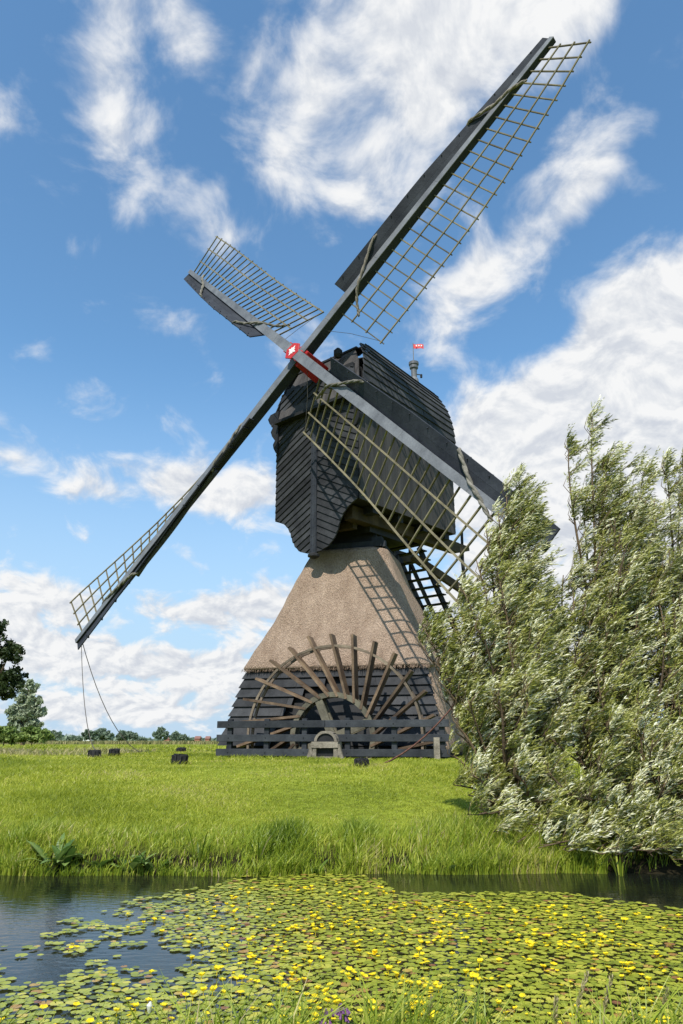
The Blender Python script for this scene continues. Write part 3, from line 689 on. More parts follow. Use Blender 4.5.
# --- body
FB, RB = 1.0, 6.25; HW = 1.83; ZB, ZE = 7.35, 10.72
m = MB()
vs = []
for b in (FB+.06, RB-.04):
    for (l, z) in ((-HW+.04, ZB+.02), (HW-.04, ZB+.02), (HW-.04, ZE), (1.5, 12.1), (-1.5, 12.1), (-HW+.04, ZE)): vs.append(body(l, b, z))
m.add(vs, [(0, 1, 2, 3, 4, 5)[::-1], (6, 7, 8, 9, 10, 11)]+[(i, (i+1) % 6, 6+(i+1) % 6, 6+i) for i in range(6)], .3)
m.build('body_frame', M['black'], mill)
for sgn in (1, -1):
    m = MB()
    planks(m, [(FB, ZB), (RB, ZB), (RB, ZE+.1), (FB, ZE+.1)], (1, 0), .21, lambda p: body(sgn*(HW-.03), p[0], p[1]), RH*sgn, .03, .004, .004, 0, .004)
    m.build('side_wall', M['sideboard'], mill)
m = MB(); planks(m, [(-HW, ZB), (HW, ZB), (HW, ZE), (-HW, ZE)], (0, 1), .2, lambda p: body(p[0], RB-.02, p[1]), BK, .03, .02)
m.build('rear_wall', M['board'], mill)
# front apron: chevron boards each side of a moulded centre post
half = [(0, 5.98), (.32, 6.0), (.62, 6.1), (.84, 6.3), (.97, 6.52), (1.06, 6.78), (1.2, 7.0), (1.42, 7.2), (1.78, 7.38), (1.80, 8.6), (1.83, 9.9), (1.83, 10.6), (1.62, 11.9), (0, 11.9)]
n_f = -BK
for sgn in (-1, 1):
    m = MB(); poly = [(sgn*l, z) for l, z in half]
    th = R(27); across = (-sgn*0+sgn*math.sin(th)*-1*-1*(-1), math.cos(th))
    planks(m, poly, (sgn*math.sin(th), math.cos(th)), .205, lambda p: body(p[0], FB, p[1]), n_f, .03, .035, .006)
    m.build('front_wall', M['board'], mill)
m = MB(); m.box(body(0, FB-.07, 8.5), RH, BK, UP, .115, .05, 2.55, .9); m.box(body(.07, FB-.125, 8.5), RH, BK, UP, .02, .008, 2.5, .5); m.box(body(-.07, FB-.125, 8.5), RH, BK, UP, .02, .008, 2.5, .5)
for k in range(16): 
    for s in (-.04, .04): m.tube([body(s, FB-.115, 6.2+k*.28), body(s, FB-.135, 6.2+k*.28)], .014, 5, .1)
m.build('centre_post', M['windboard'], mill, bevel=.01)
m = MB(); m.tube([body(0, FB-.06, 5.96), body(0, FB-.06, 5.9), body(0, FB-.06, 5.84), body(0, FB-.06, 5.78)], [.1, .19, .19, .06], 10)
m.build('drop_knob', M['black'], mill)
# corner scrolls up the sides of the front
for sgn in (-1, 1):
    m = MB(); prof = [(1.78, 9.75), (1.90, 9.95), (1.93, 10.1), (1.84, 10.22), (1.99, 10.42), (2.06, 10.6), (1.97, 10.74), (2.14, 10.95), (2.22, 11.12), (2.1, 11.26), (1.7, 11.3), (1.7, 9.75)]
    m.prism([body(sgn*l, FB-.12, z) for l, z in (prof if sgn > 0 else prof[::-1])], BK*.22)
    m.build('corner_scroll', M['black'], mill)
# front gable panel leaning back, vertical boards
def lean(z): return .90+.30*(z-10.6)
m = MB(); gp = [(-1.66, 10.8), (1.84, 10.8), (1.80, 11.5), (1.62, 12.2), (1.34, 12.75), (-1.26, 12.75), (-1.5, 12.2), (-1.64, 11.5)]
planks(m, gp, (1, 0), .24, lambda p: body(p[0], lean(p[1])-.12, p[1]), n_f, .03, .004, .004)
m.build('gable', M['sideboard'], mill)
m = MB(); m.beam(body(-1.5, lean(12.7)-.02, 12.80), body(1.42, lean(12.7)-.02, 12.80), .3, .07); m.build('gable_moulding', M['black'], mill)
m = MB(); m.beam(body(-1.70, .86, 10.78), body(1.86, .86, 10.78), .34, .1); m.build('gable_moulding', M['black'], mill)
m = MB(); m.tube([body(.85, 1.1, 12.5), body(.85, 1.1, 12.6), body(.85, 1.1, 12.75), body(.85, 1.1, 12.85)], [.08, .15, .15, .06], 10); m.build('roof_knob', M['black'], mill)
# roof: overlapping boards along an arched profile
arch = [(1.96, 10.5), (1.97, 10.87), (1.90, 11.5), (1.70, 12.18), (1.30, 12.89), (.84, 13.33), (0, 13.72)]
s_ = [0]
for a_, b_ in zip(arch[:-1], arch[1:]): s_.append(s_[-1]+math.dist(a_, b_))
def ap(s): return np.interp(s, s_, [a_[0] for a_ in arch]), np.interp(s, s_, [a_[1] for a_ in arch])
nb = 15; m = MB(); T = s_[-1]
def rfront(z): return lean(z)-.14 if z < 12.9 else lean(12.9)-.14+(z-12.9)*1.9
def rz(z, b): return z+(6.3-b)*(.05+.028*max(0, min(z, 12.9)-10.5)/2.4)
for sgn in (1, -1):
    for i in range(nb):
        l0, z0 = ap(T*i/nb); l1, z1 = ap(min(T, T*(i+1.06)/nb)); d = nrm((l1-l0, z1-z0)); nx, nz = d[1], -d[0]
        f0, f1 = rfront(z0+.3), rfront(z1+.3); re = 6.32+.0*i; cuts = [0, random.uniform(.3, .7), 1]
        for c0, c1 in zip(cuts[:-1], cuts[1:]):
            g = .004
            def pt(l, z, off, t, f): b = f+(re-f)*t; return body(sgn*(l+nx*off), b, rz(z+nz*off, b))
            fr = [pt(l0, z0, .05, c0+g, f0), pt(l0, z0, .05, c1-g, f0), pt(l1, z1, .012, c1-g, f1), pt(l1, z1, .012, c0+g, f1)]
            bk = [pt(l0, z0, .02, c0+g, f0), pt(l0, z0, .02, c1-g, f0), pt(l1, z1, -.018, c1-g, f1), pt(l1, z1, -.018, c0+g, f1)]
            fs = [(0, 1, 2, 3), (7, 6, 5, 4), (0, 4, 5, 1), (1, 5, 6, 2), (2, 6, 7, 3), (3, 7, 4, 0)]
            if sgn < 0: fs = [f[::-1] for f in fs]
            m.add(fr+bk, fs)
roof = m.build('roof', M['roof'], mill)
m = MB(); gp = [(l, z) for l, z in arch]+[(-l, z) for l, z in arch[-2::-1]]
m.prism([body(l, 6.26, z) for l, z in gp], BK*.03); m.build('rear_gable', M['board'], mill)
# front hip of the roof
m = MB(); hp = []
for s in np.linspace(0, 1, 7):
    pass
zt = 13.72
for (l0, z0), (l1, z1) in zip(((1.30, 12.80), (.84, 13.2)), ((.84, 13.2), (0, 13.55))):
    for sg in (1, -1):
        q = [body(sg*l0, rfront(z0+.3)+.03, rz(z0, 2)), body(0, rfront(z0+.3)+.03, rz(z0, 2)), body(0, rfront(z1+.3)+.03, rz(z1, 2)), body(sg*l1, rfront(z1+.3)+.03, rz(z1, 2))]
        m.add([p for p in q]+[p-UP*.04 for p in q], [(0, 1, 2, 3), (7, 6, 5, 4), (0, 4, 5, 1), (2, 6, 7, 3)])
m.build('roof_hip', M['roof'], mill)
# finial and flag
FX = body(.26, 6.3, 0); 
def fpt(z): return FX*V3(1, 1, 0)+UP*(z-.12)
m = MB(); m.tube([fpt(13.3), fpt(13.75), fpt(13.95), fpt(14.1), fpt(14.2), fpt(14.55), fpt(14.6), fpt(14.72), fpt(14.75), fpt(14.86), fpt(14.9)], [.17, .2, .2, .17, .11, .12, .17, .17, .2, .2, .05], 12)
fin = m.build('finial', M['stock'], mill)
m = MB(); m.beam(fpt(14.35), fpt(14.35)+V3(.28, 0, -.03), .03, .03); m.tube([fpt(14.33)+V3(.28, 0, 0), fpt(14.2)+V3(.28, 0, 0)], .05, 6); m.build('finial_bracket', M['black'], fin)
m = MB(); m.tube([fpt(14.85), fpt(15.75)], .014, 5); m.build('flag_pole', M['greywood'], mill)
m = MB(); top = fpt(15.7); q = []
for i in range(5):
    for k in range(2): q.append(top+V3(.02+.1*i, .03*math.sin(i*1.7), -.19*k-.004*i))
m.add(q, [(2*i, 2*i+1, 2*i+3, 2*i+2) for i in range(4)], .5); fo = m.build('flag', M['flag'], mill); so = fo.modifiers.new('thick', 'SOLIDIFY'); so.thickness = .012
m = MB()
for i in range(3): m.box(top+V3(.13+.1*i, -.03, -.09), V3(1, 0, 0), V3(0, 1, 0), UP, .025, .003, .03, .5)
m.build('flag_lettering', M['white'], fo)
# carrying beams under the body
for l in (-1.15, 1.15):
    m = MB(); m.beam(body(l, 1.25, 7.1), body(l, 7.3, 7.16), .34, .42, h1=.36); m.beam(body(l, 7.28, 7.16), body(l, 8.0, 7.26), .32, .35, h1=.16); m.build('carrying_beam', M['brownbeam'], mill)
m = MB()
for b in (1.9, 3.2, 4.6, 5.9): m.beam(body(-1.7, b, 7.24), body(1.7, b, 7.24), .26, .24)
m.build('floor_joist', M['black'], mill)
m = MB(); m.box(body(0, 3.3, 6.86), RH, BK, UP, 1.15, 1.0, .14); m.box(body(0, 3.3, 7.0), RH, BK, UP, .6, 1.6, .1); m.build('bolster', M['black'], mill)
m = MB(); m.beam(body(-.9, 1.75, 6.95), body(1.0, 1.75, 6.85), .2, .24); m.build('collar_beam', M['brownbeam'], mill)
# rear stair and tail pole
m = MB(); A, B = body(-.35, 6.35, 7.2), body(-.35, 11.9, .25); 
for s in (-.52, .52): m.beam(A+RH*s, B+RH*s, .07, .26)
m.build('stair_stringer', M['black'], mill)
for i in range(24):
    p = A+(B-A)*(i+.5)/24; m = MB(); m.box(p, RH, BK, UP, .72, .12, .022); m.build('step', M['black'], mill)
m = MB(); m.beam(body(.2, 5.9, 6.75), body(2.4, 9.6, 4.3), .2, .26); m.build('tail_pole', M['brownbeam'], mill)
for l in (-1.2, 1.2):
    m = MB(); m.beam(body(l, 7.6, 7.2), body(l*.5, 8.9, 4.3), .12, .12); m.beam(body(l, 7.7, 7.9), body(l, 7.6, 4.5), .09, .09, up=(1, 0, 0)); m.build('brace', M['black'], mill)

# --- sails
TILT = R(12.94); TH = R(44.22); Nn = V3(-math.sin(AZ)*math.cos(TILT), -math.cos(AZ)*math.cos(TILT), math.sin(TILT)); Rr = RH
Uu = np.cross(Rr, Nn); Uu = Uu if Uu[2] > 0 else -Uu
S1 = math.cos(TH)*Rr-math.sin(TH)*Uu; S2 = math.sin(TH)*Rr+math.cos(TH)*Uu
HBK = HUB-.26*Nn
SI, SO, W = 1.96, 12.18, 1.97
def phi(s): return R(float(np.interp(s, [0, 2, 4, 5.5, 6.5, 8, 9, 10, 11, 12.18], [27, 27, 26, 24.5, 22.5, 17.5, 13, 8, 2.5, -4])))
shaft = MB(); shaft.tube([HBK-Nn*.1, HBK-Nn*1.2, HBK-Nn*6.2], [.34, .30, .22], 12)
sh = shaft.build('windshaft', M['black'], mill)
m = MB(); m.box(HBK-Nn*.10, S1, S2, Nn, .31, .31, .25, .5); m.box(HBK-Nn*.6, S1, S2, Nn, .33, .33, .26, .5)
m.build('hub_box', M['red'], sh, bevel=.02)
m = MB()
for d in (S1, -S1): m.box(HUB+d*.44+Nn*.0, S1, S2, Nn, .08, .2, .17, .3)
m.prism([HUB+Nn*.15+(S1*math.cos(a_)+S2*math.sin(a_))*.34 for a_ in [k*math.pi/3+.3 for k in range(6)]], Nn*.05, .6)
for d in (S2, -S2): m.box(HBK+d*.46, S1, S2, Nn, .1, .21, .16, .4)
m.build('hub_strap', M['red'], sh, bevel=.01)
m = MB(); c0 = HUB+Nn*.203
for k in range(8):
    a_ = k*math.pi/4+.2; d = S1*math.cos(a_)+S2*math.sin(a_); sd_ = -S1*math.sin(a_)+S2*math.cos(a_); r_ = .205 if k % 2 == 0 else .15
    m.prism([c0, c0+d*r_*.6-sd_*.036, c0+d*r_, c0+d*r_*.6+sd_*.036], Nn*.008, .8)
m.build('star_emblem', M['white'], sh)
SAILS = [('lower right sail', HUB, S1), ('upper left sail', HUB, -S1), ('long upper right sail', HBK, S2), ('lower left sail', HBK, -S2)]
for si_, (lab, H, e) in enumerate(SAILS):
    t = -np.cross(Nn, e)          # towards the lattice (trailing) side
    def P(s, w_, d_=0.0, ph=None):
        p_ = phi(s) if ph is None else ph
        return H+e*s+(t*math.cos(p_)-Nn*math.sin(p_))*w_+(Nn*math.cos(p_)+t*math.sin(p_))*d_
    m = MB(); 
    prev = None; ss = [0.12, 1.5, 4, 7, 10, 12.5]
    for s0, s1 in zip(ss[:-1], ss[1:]):
        wd = lambda s: .33-.15*s/12.5; tk = lambda s: .33-.15*s/12.5
        m.beam(H+e*s0, H+e*s1, tk(s0), wd(s0), up=t, w1=tk(s1), h1=wd(s1), tone=.5+.1*random.random())
    sail = m.build('sail', M['windboard'], mill, bevel=.012)  # tar-dark stock body, chosen to deepen the shade on its sides
    m = MB()
    for s0, s1 in zip(ss[:-1], ss[1:]):
        m.beam(H+e*(s0+.003)+Nn*(tk(s0)/2+.012), H+e*(s1-.003)+Nn*(tk(s1)/2+.012), .024, wd(s0)+.012, up=t, h1=wd(s1)+.012, tone=.4+.4*random.random())
    m.build('stock_face', M['stock'], sail); sail['label'] = lab+(' with star covered hub end' if False else '')
    # wind board, twisted planks on the leading side
    m = MB(); s0b, s1b = 2.55, 12.5; seg = 18
    def wb(s): return .60-.22*max(0, (s-7))/5.5
    def alp(s): return R(float(np.interp(s, [2.5, 6, 9, 12.5], [46, 38, 24, 8])))
    def Q(s, w_, d_=0): a_ = alp(s); dv = -t*math.cos(a_)+Nn*math.sin(a_); nv = Nn*math.cos(a_)+t*math.sin(a_); off = .17-.075*s/12.5; return H+e*s+(-t)*off*.8+Nn*.02+dv*w_+nv*d_
    for part in range(2):
        for k in range(seg):
            sa, sb = s0b+(s1b-s0b)*k/seg, s0b+(s1b-s0b)*(k+1)/seg
            wa0, wa1 = wb(sa)*part*.5, wb(sa)*(part+1)*.5-.004; wb0, wb1 = wb(sb)*part*.5, wb(sb)*(part+1)*.5-.004
            fr = [Q(sa, wa0, .018), Q(sb, wb0, .018), Q(sb, wb1, .018), Q(sa, wa1, .018)]; bk = [Q(sa, wa0, -.018), Q(sb, wb0, -.018), Q(sb, wb1, -.018), Q(sa, wa1, -.018)]
            m.add(fr+bk, [(0, 1, 2, 3), (7, 6, 5, 4), (0, 4, 5, 1), (1, 5, 6, 2), (2, 6, 7, 3), (3, 7, 4, 0)], [.35, .6, .5, .75][(k//5+part+si_) % 4])
    for k in range(12): 
        s = 2.9+k*.82; m.beam(Q(s, .03, .03), Q(s, .05, .045), .03, .03, tone=.0); m.beam(Q(s, wb(s)-.08, .03), Q(s, wb(s)-.06, .045), .03, .03, tone=.0)
        m.beam(Q(s, -.02, -.035), Q(s, wb(s)-.01, -.035), .05, .04, tone=.2)
    m.build('wind_board', M['windboard'], sail)
    # lattice
    m = MB(); nb_ = 25
    for k in range(nb_):
        s = SI+(SO-SI)*k/(nb_-1); j = random.uniform(-.012, .012); ov = random.uniform(.04, .10)
        m.beam(P(s+j, -.12, 0), P(s-j, W+ov, 0), .048, .036, up=e, w1=.042, h1=.032)
    for f_ in (1/3, 2/3, 1):
        for k in range(nb_-1):
            sa = SI+(SO-SI)*k/(nb_-1)-(.06 if k == 0 else 0); sb = SI+(SO-SI)*(k+1)/(nb_-1)+(.06 if k == nb_-2 else 0)
            m.beam(P(sa, W*f_, .035), P(sb, W*f_, .035), .05, .034, up=Nn, tone=.75 if f_ == 1 else .6)
    m.build('lattice', M['lattice'], sail)
    # rolled sailcloth twisted round the stock
    def rope(pts, rad, mat, nm='rolled_sailcloth', tw=14):
        from_ = [np.asarray(p) for p in pts]; dense = []
        for i in range(len(from_)-1):
            p0 = from_[max(i-1, 0)]; p1 = from_[i]; p2 = from_[i+1]; p3 = from_[min(i+2, len(from_)-1)]
            for tt in np.linspace(0, 1, 8, endpoint=False):
                dense.append(.5*((2*p1)+(-p0+p2)*tt+(2*p0-5*p1+4*p2-p3)*tt**2+(-p0+3*p1-3*p2+p3)*tt**3))
        dense.append(from_[-1]); m = MB(); nD = len(dense)
        for st in range(2):
            pp = []
            for i, p in enumerate(dense):
                d = nrm(dense[min(i+1, nD-1)]-dense[max(i-1, 0)]); u_ = nrm(np.cross(d, Nn)); v_ = np.cross(u_, d); a_ = i*.55+st*math.pi
                pp.append(p+(u_*math.cos(a_)+v_*math.sin(a_))*rad*.45)
            m.tube(pp, [rad*(.45+.45*math.sin(math.pi*(i+1)/(nD+1))**.4)*random.uniform(.85, 1.1) for i in range(nD)], 6)
        return m.build(nm, mat, sail, smooth=True)
    cm = M['cloth']
    if si_ == 2: cm = M['greywood']
    rope([P(2.2, .75, .05), P(2.35, .55, .06), P(2.6, .3, .1), P(2.95, .08, .2), P(3.4, -.12, .2), Q(3.9, .3, .10), Q(4.4, .50, .07), Q(4.7, .54, -.06)], .042, cm)
    rope([Q(9.0, .46, -.08), Q(9.15, .48, .06), Q(9.5, .3, .10), P(9.95, -.12, .14), P(10.4, .02, .15), P(10.75, .16, .10), P(11.0, .26, .0)], .046, cm)
    m = MB(); m.tube([Q(s, .38+.05*math.sin(s*1.3+si_), -.10) for s in np.arange(4.6, 9.2, .25)], [.05+.045*abs(math.sin(s*1.1)) for s in np.arange(4.6, 9.2, .25)], 8); m.build('rolled_sailcloth', M['darkcloth'], sail, smooth=True)
    m = MB(); pp = [P(SI, W*.95, .02), P(1.6, .9, .05), P(1.2, .15, .1)]; m.tube(pp, .008, 4); m.build('sheet_rope', M['rope'], sail)

# --- scoop wheel
wc = base(fl(334, 3.95), 3.95, .5)
WE, WU = E1, UP
def wp(r_, a_, d_=0.0): return wc+WE*r_*math.cos(a_)+WU*r_*math.sin(a_)+NF*d_
wheel = MB()
def hoop(m, r0, r1, d0, d1, n=54, tone=None):
    for i in range(n):
        a0, a1 = 2*math.pi*i/n, 2*math.pi*(i+1)/n-.0; vs = []
        for (r_, a_, d_) in ((r0, a0, d0), (r1, a0, d0), (r1, a1, d0), (r0, a1, d0), (r0, a0, d1), (r1, a0, d1), (r1, a1, d1), (r0, a1, d1)): vs.append(wp(r_, a_, d_))
        m.add(vs, [(0, 1, 2, 3), (7, 6, 5, 4), (0, 4, 5, 1), (1, 5, 6, 2), (2, 6, 7, 3), (3, 7, 4, 0)], (.3+.4*((i//7) % 2)) if tone is None else tone)
wheel.tube([wp(0, 0, -.9), wp(0, 0, .95)], .16, 10)
sw = wheel.build('scoop_wheel', M['olive'], mill)
for d0, d1 in ((.12, .19), (-.19, -.12)):
    m = MB(); hoop(m, 1.0, 1.13, d0, d1); m.build('rim', M['olive'], sw)
    m = MB(); hoop(m, 2.285, 2.345, d0, d1-.02*(d0 > 0)); m.build('hoop', M['wheelwood'], sw)
for a_ in (R(112), R(22)):
    for dd in (.13, -.13):
        m = MB(); o_ = wp(0, 0, dd); d = WE*math.cos(a_)+WU*math.sin(a_); m.beam(o_-d*1.1, o_+d*1.1, .20, .09, up=NF, tone=.7); m.build('spoke', M['olive'], sw)
NP = 27; off_ = .60
for k in range(NP):
    a_ = R(91.5)-k*2*math.pi/NP
    tipv = wp(2.64, a_); phi0 = a_-(math.acos(off_/2.64)); tv = wp(off_, phi0)   # blade lies on the line tangent to a circle round the axle
    d = nrm(tipv-tv); ln = math.sqrt(2.64**2-off_**2); s_in = math.sqrt(1.02**2-off_**2); p0 = tv+d*s_in; p1 = tipv+d*random.uniform(-.04, .04)
    m = MB(); m.beam(p0, p1, .062, .42, up=NF, h1=.38); m.build('paddle', M['paddle'], sw)
# bearing block in front of the wheel
bb = base(fl(326.5, 5.08, .3), 5.08, 0); m = MB()
for q in (-.27, .27): m.box(bb+E1*q+UP*.14, E1, NF, UP, .055, .14, .20, .5)
m.box(bb+UP*.335, E1, NF, UP, .33, .16, .07, .9); m.box(bb+UP*.02, E1, NF, UP, .21, .12, .05, .3)
for q in (-1, 1): m.beam(bb+E1*.43*q+NF*.1-UP*.05, bb+E1*.31*q+NF*.1+UP*.34, .1, .08, up=NF)
nA = 10
for k in range(nA):
    a0, a1 = math.pi*k/nA, math.pi*(k+1)/nA; vs = []
    for (r_, a_, d_) in ((.22, a0, .1), (.285, a0, .1), (.285, a1, .1), (.22, a1, .1), (.22, a0, -.12), (.285, a0, -.12), (.285, a1, -.12), (.22, a1, -.12)): vs.append(bb+E1*r_*math.cos(a_)+UP*(.41+r_*math.sin(a_)*.85)+NF*d_)
    m.add(vs, [(3, 2, 1, 0), (4, 5, 6, 7), (1, 5, 4, 0)[::-1], (2, 6, 5, 1)[::-1], (3, 7, 6, 2)[::-1], (0, 4, 7, 3)[::-1]], .5)
mk_ = MB(); mk_.box(bb+UP*.50-NF*.02, E1, NF, UP, .2, .08, .10, .3); mk_.box(bb+UP*.16-NF*.02, E1, NF, UP, .2, .08, .09, .3); mk_.build('bearing_dark_infill', M['black'], mill)  # solid black blocks stand in for the shade inside the openings
m.build('axle_bearing', M['greywood'], mill)

# ------------------------------------------------------------------ fence
FN = 4.85
fence = empty('rail_fence', tuple(base(.9, FN, 0))); tag(fence, 'low dark grey three rail wooden fence in front of the waterwheel', 'fence')
pl = [fl(x_) for x_ in (229, 266, 304, 347, 394, 442)]
for l in pl:
    m = MB(); m.beam(base(l, FN-.06, -.08), base(l, FN-.06, .96+random.uniform(-.01, .02)), .13, .11, up=NF); 
    for z in (.82, .5, .15): m.tube([base(l, FN+.03, z), base(l, FN+.075, z)], .014, 5, 0)
    m.build('post', M['fence'], fence, bevel=.008)
l0, l1 = fl(217), fl(450)
for z in (.82, .49, .15):
    m = MB(); mid = (pl[2]+pl[3])/2
    m.box((base(l0, FN+.03, z)+base(mid, FN+.03, z))/2, E1, NF, UP, (mid-l0)/2-.004, .022, .085); m.box((base(mid, FN+.03, z)+base(l1, FN+.03, z))/2, E1, NF, UP, (l1-mid)/2-.004, .022, .085)
    m.build('rail', M['fence'], fence, bevel=.006)
# pale stub post at right end
m = MB(); p = base(fl(438), FN+.25, 0); m.beam(p-UP*.05, p+UP*.5, .13, .13, up=(1, 0, 0)); o = m.build('wooden_stake', M['greywood'], off=p); o.location = p; tag(o, 'short pale wooden stake before the right end of the fence', 'post')

# ------------------------------------------------------------------ bollards
TUFT = []
def bollard(px, pyb, wpx, hpx, label):
    d = ray(px, pyb); p = d*((0-EYE)/d[2]); p[2] += EYE; D = p[1]*math.cos(PIT); r_ = wpx/F*D*.5*.95; h = hpx/F*D*1.05
    m = MB(); z0 = -.06
    m.tube([V3(p[0], p[1], z0), V3(p[0], p[1], h*.45), V3(p[0], p[1], h*.9), V3(p[0], p[1], h), V3(p[0], p[1], h+.002)], [r_*.98, r_, r_*1.01, r_*.9, .01], 14)
    for k in range(10): a_ = k*.628; m.beam(V3(p[0]+math.cos(a_)*r_*.98, p[1]+math.sin(a_)*r_*.98, z0), V3(p[0]+math.cos(a_)*r_*.98, p[1]+math.sin(a_)*r_*.98, h*.97), .02, .05, up=(math.cos(a_), math.sin(a_), 0))
    for k in range(40):
        a_ = random.uniform(0, 6.28); q = V3(p[0]+math.cos(a_)*r_*random.uniform(0, .9), p[1]+math.sin(a_)*r_*random.uniform(0, .9), h); m.box(q, V3(math.cos(a_), math.sin(a_), 0), V3(-math.sin(a_), math.cos(a_), 0), UP, r_*.22, r_*.15, random.uniform(.005, .02))
    o = m.build('bollard', M['post'], off=V3(p[0], p[1], 0)); o.location = (p[0], p[1], 0); o.rotation_euler = (random.uniform(-.06, .06), random.uniform(-.08, .08), 0)
    ng = 160; ga = rng.uniform(0, 6.28, ng); gx = p[0]+np.cos(ga)*(r_+rng.uniform(0, .12, ng)); gy = p[1]+np.sin(ga)*(r_+rng.uniform(0, .12, ng)); TUFT.append((gx, gy))
    tag(o, label, 'bollard', 'black mooring posts for the sails in the meadow')
bollard(179, 765, 15, 9, 'black squat post in the grass, nearest of the posts left of the mill')
bollard(94, 758.5, 12, 7, 'black squat post in the grass, farthest left of all')
bollard(114, 757, 10, 7, 'black squat post just right of the leftmost one')
bollard(181, 753.5, 9, 5, 'small distant black post behind the nearest left one')
bollard(361.5, 768, 13, 8, 'black squat post before the fence, right of the waterwheel axle')

gx = np.concatenate([t_[0] for t_ in TUFT]); gy = np.concatenate([t_[1] for t_ in TUFT]); n = len(gx); h = rng.uniform(.05, .16, n)
blades('post_grass', gx, gy, gh(gx, gy)-.01, h, np.full(n, .012), h*.6, M['grass'], rng.random(n), 'longer grass left standing round the black posts', 'stuff')
# ------------------------------------------------------------------ ropes
def sag(p0, p1, s, r_, name, mat, label, n=16):
    pts = [np.asarray(p0)*(1-t_)+np.asarray(p1)*t_-UP*s*4*t_*(1-t_) for t_ in np.linspace(0, 1, n)]
    m = MB(); m.tube(pts, r_, 5, .5); o = m.build(name, mat, off=p0); o.location = p0; tag(o, label, 'rope'); return o
tip = HBK-S2*12.3
g1 = P_z(100, 752.5, .02); g2 = P_z(165, 752.5, .02)
sag(tip, P_z(101, 756, .06), .9, .012, 'rope', M['rope'], 'thin steep rope from the lower left sail tip to the ground')
sag(tip, P_z(167, 753, .02), 1.3, .014, 'rope', M['rope'], 'thin slack rope sweeping right from the lower left sail tip')
sag(P_z(378, 766, .0), HUB+S1*12.3, .75, .016, 'chain', M['rust'], 'rusty chain slanting up in front of the fence toward the lower right sail')

# ------------------------------------------------------------------ willows
def grow(name, label, stems, ntw, leafL, seed, density=1.0, root=None):
    """stems: list of (base, tip, bend); makes trunk mesh and crown mesh"""
    rg = np.random.default_rng(seed); tr = MB(); Lp, Ld, Ll, Lt = [], [], [], []
    wind = V3(.80, .1, .36)
    for (b, tp, thick) in stems:
        b, tp = np.asarray(b, float), np.asarray(tp, float); H_ = np.linalg.norm(tp-b); ctrl = b*.45+tp*.55+V3(rg.uniform(-.25, .05), rg.uniform(-.15, .15), H_*.06)
        ts = np.linspace(0, 1, 14); pts = [(1-t)**2*b+2*t*(1-t)*ctrl+t*t*tp for t in ts]
        pts = [p+V3(.03*math.sin(7*t+seed), .03*math.cos(5*t), 0)*t for p, t in zip(pts, ts)]
        tr.tube(pts, [thick*(1-.9*t)+.003 for t in ts], 6)
        nbr = int(H_*8.5*density)
        for k in range(nbr):
            t = rg.uniform(.10, 1)**.85; i = min(int(t*13), 12); f_ = t*13-i; p = pts[i]*(1-f_)+pts[i+1]*f_; tan = nrm(pts[i+1]-pts[i])
            a_ = rg.uniform(0, 2*math.pi); sd_ = V3(math.cos(a_), math.sin(a_), 0)
            bl = rg.uniform(.32, .72)*(1.12-.74*t)*(1 if H_ > 1.5 else .8)
            d = nrm(sd_*.75+tan*.75+wind*.35*rg.uniform(.3, 1.2)); mid = p+d*bl*.5; end = mid+nrm(d*.6+wind*.8+UP*.12)*bl*.6
            tr.tube([p, mid, end], [.007*(1.2-t)+.002, .004, .0015], 4)
            bsil = rg.random() < .30; bt = rg.uniform(.10, .55)
            for q in range(ntw):
                u = rg.uniform(.15, 1); c = (1-u)**2*p+2*u*(1-u)*mid+u*u*end
                td = nrm(nrm(end-mid)*.6+V3(*rg.normal(0, .30, 3))+wind*.55); tl = rg.uniform(.08, .20)
                # leaves along the twig
                nl = int(14*tl/.2)+3; uu = rg.random(nl); P_ = c+td*tl*uu[:, None]; 
                D_ = td*.75+wind*.75+rg.normal(0, .30, (nl, 3)); D_ /= np.linalg.norm(D_, axis=1)[:, None]
                Lp.append(P_); Ld.append(D_); Ll.append(rg.uniform(.6, 1.15, nl)*leafL)
                # tone: plume clumps show their pale undersides together
                sil = rg.random() < (.75 if bsil else .14); Lt.append(np.clip(rg.normal(.82 if sil else bt, .14 if sil else .12, nl), 0, 1))
    P_ = np.concatenate(Lp); D_ = np.concatenate(Ld); L_ = np.concatenate(Ll); T_ = np.concatenate(Lt); n = len(P_)
    keep = P_[:, 2] > WATER+.02; P_, D_, L_, T_ = P_[keep], D_[keep], L_[keep], T_[keep]; n = len(P_)
    sd_ = np.cross(D_, rg.normal(0, 1, (n, 3))); sd_ /= np.linalg.norm(sd_, axis=1)[:, None]; wd = (L_*.085)[:, None]
    a_ = P_; c_ = P_+D_*L_[:, None]-np.outer(L_*.12, UP); m1 = P_+D_*(L_*.42)[:, None]
    v = np.stack([a_, m1+sd_*wd, c_, m1-sd_*wd], 1).reshape(-1, 3); k = np.arange(n)*4
    loops = np.stack([k, k+1, k+2, k+3], 1).ravel()
    rt = empty(name, tuple(root)); tag(rt, label, 'willow', 'willows on the ditch bank')
    tr.build('trunk', M['bark'], rt, smooth=True)
    mesh_np('crown', v, loops, np.arange(n)*4, np.full(n, 4), M['willow'], T_, rt, root)
    return n
def jit(p, s): return p+V3(random.gauss(0, s), random.gauss(0, s), 0)
def stems_to(b, tips, th=.022):
    out = []
    for (px, py, y) in tips: out.append((jit(b, .16), P_y(px, py, y), th*random.uniform(.6, 1.2)))
    return out
b1 = V3(1.75, 7.35, -.33)
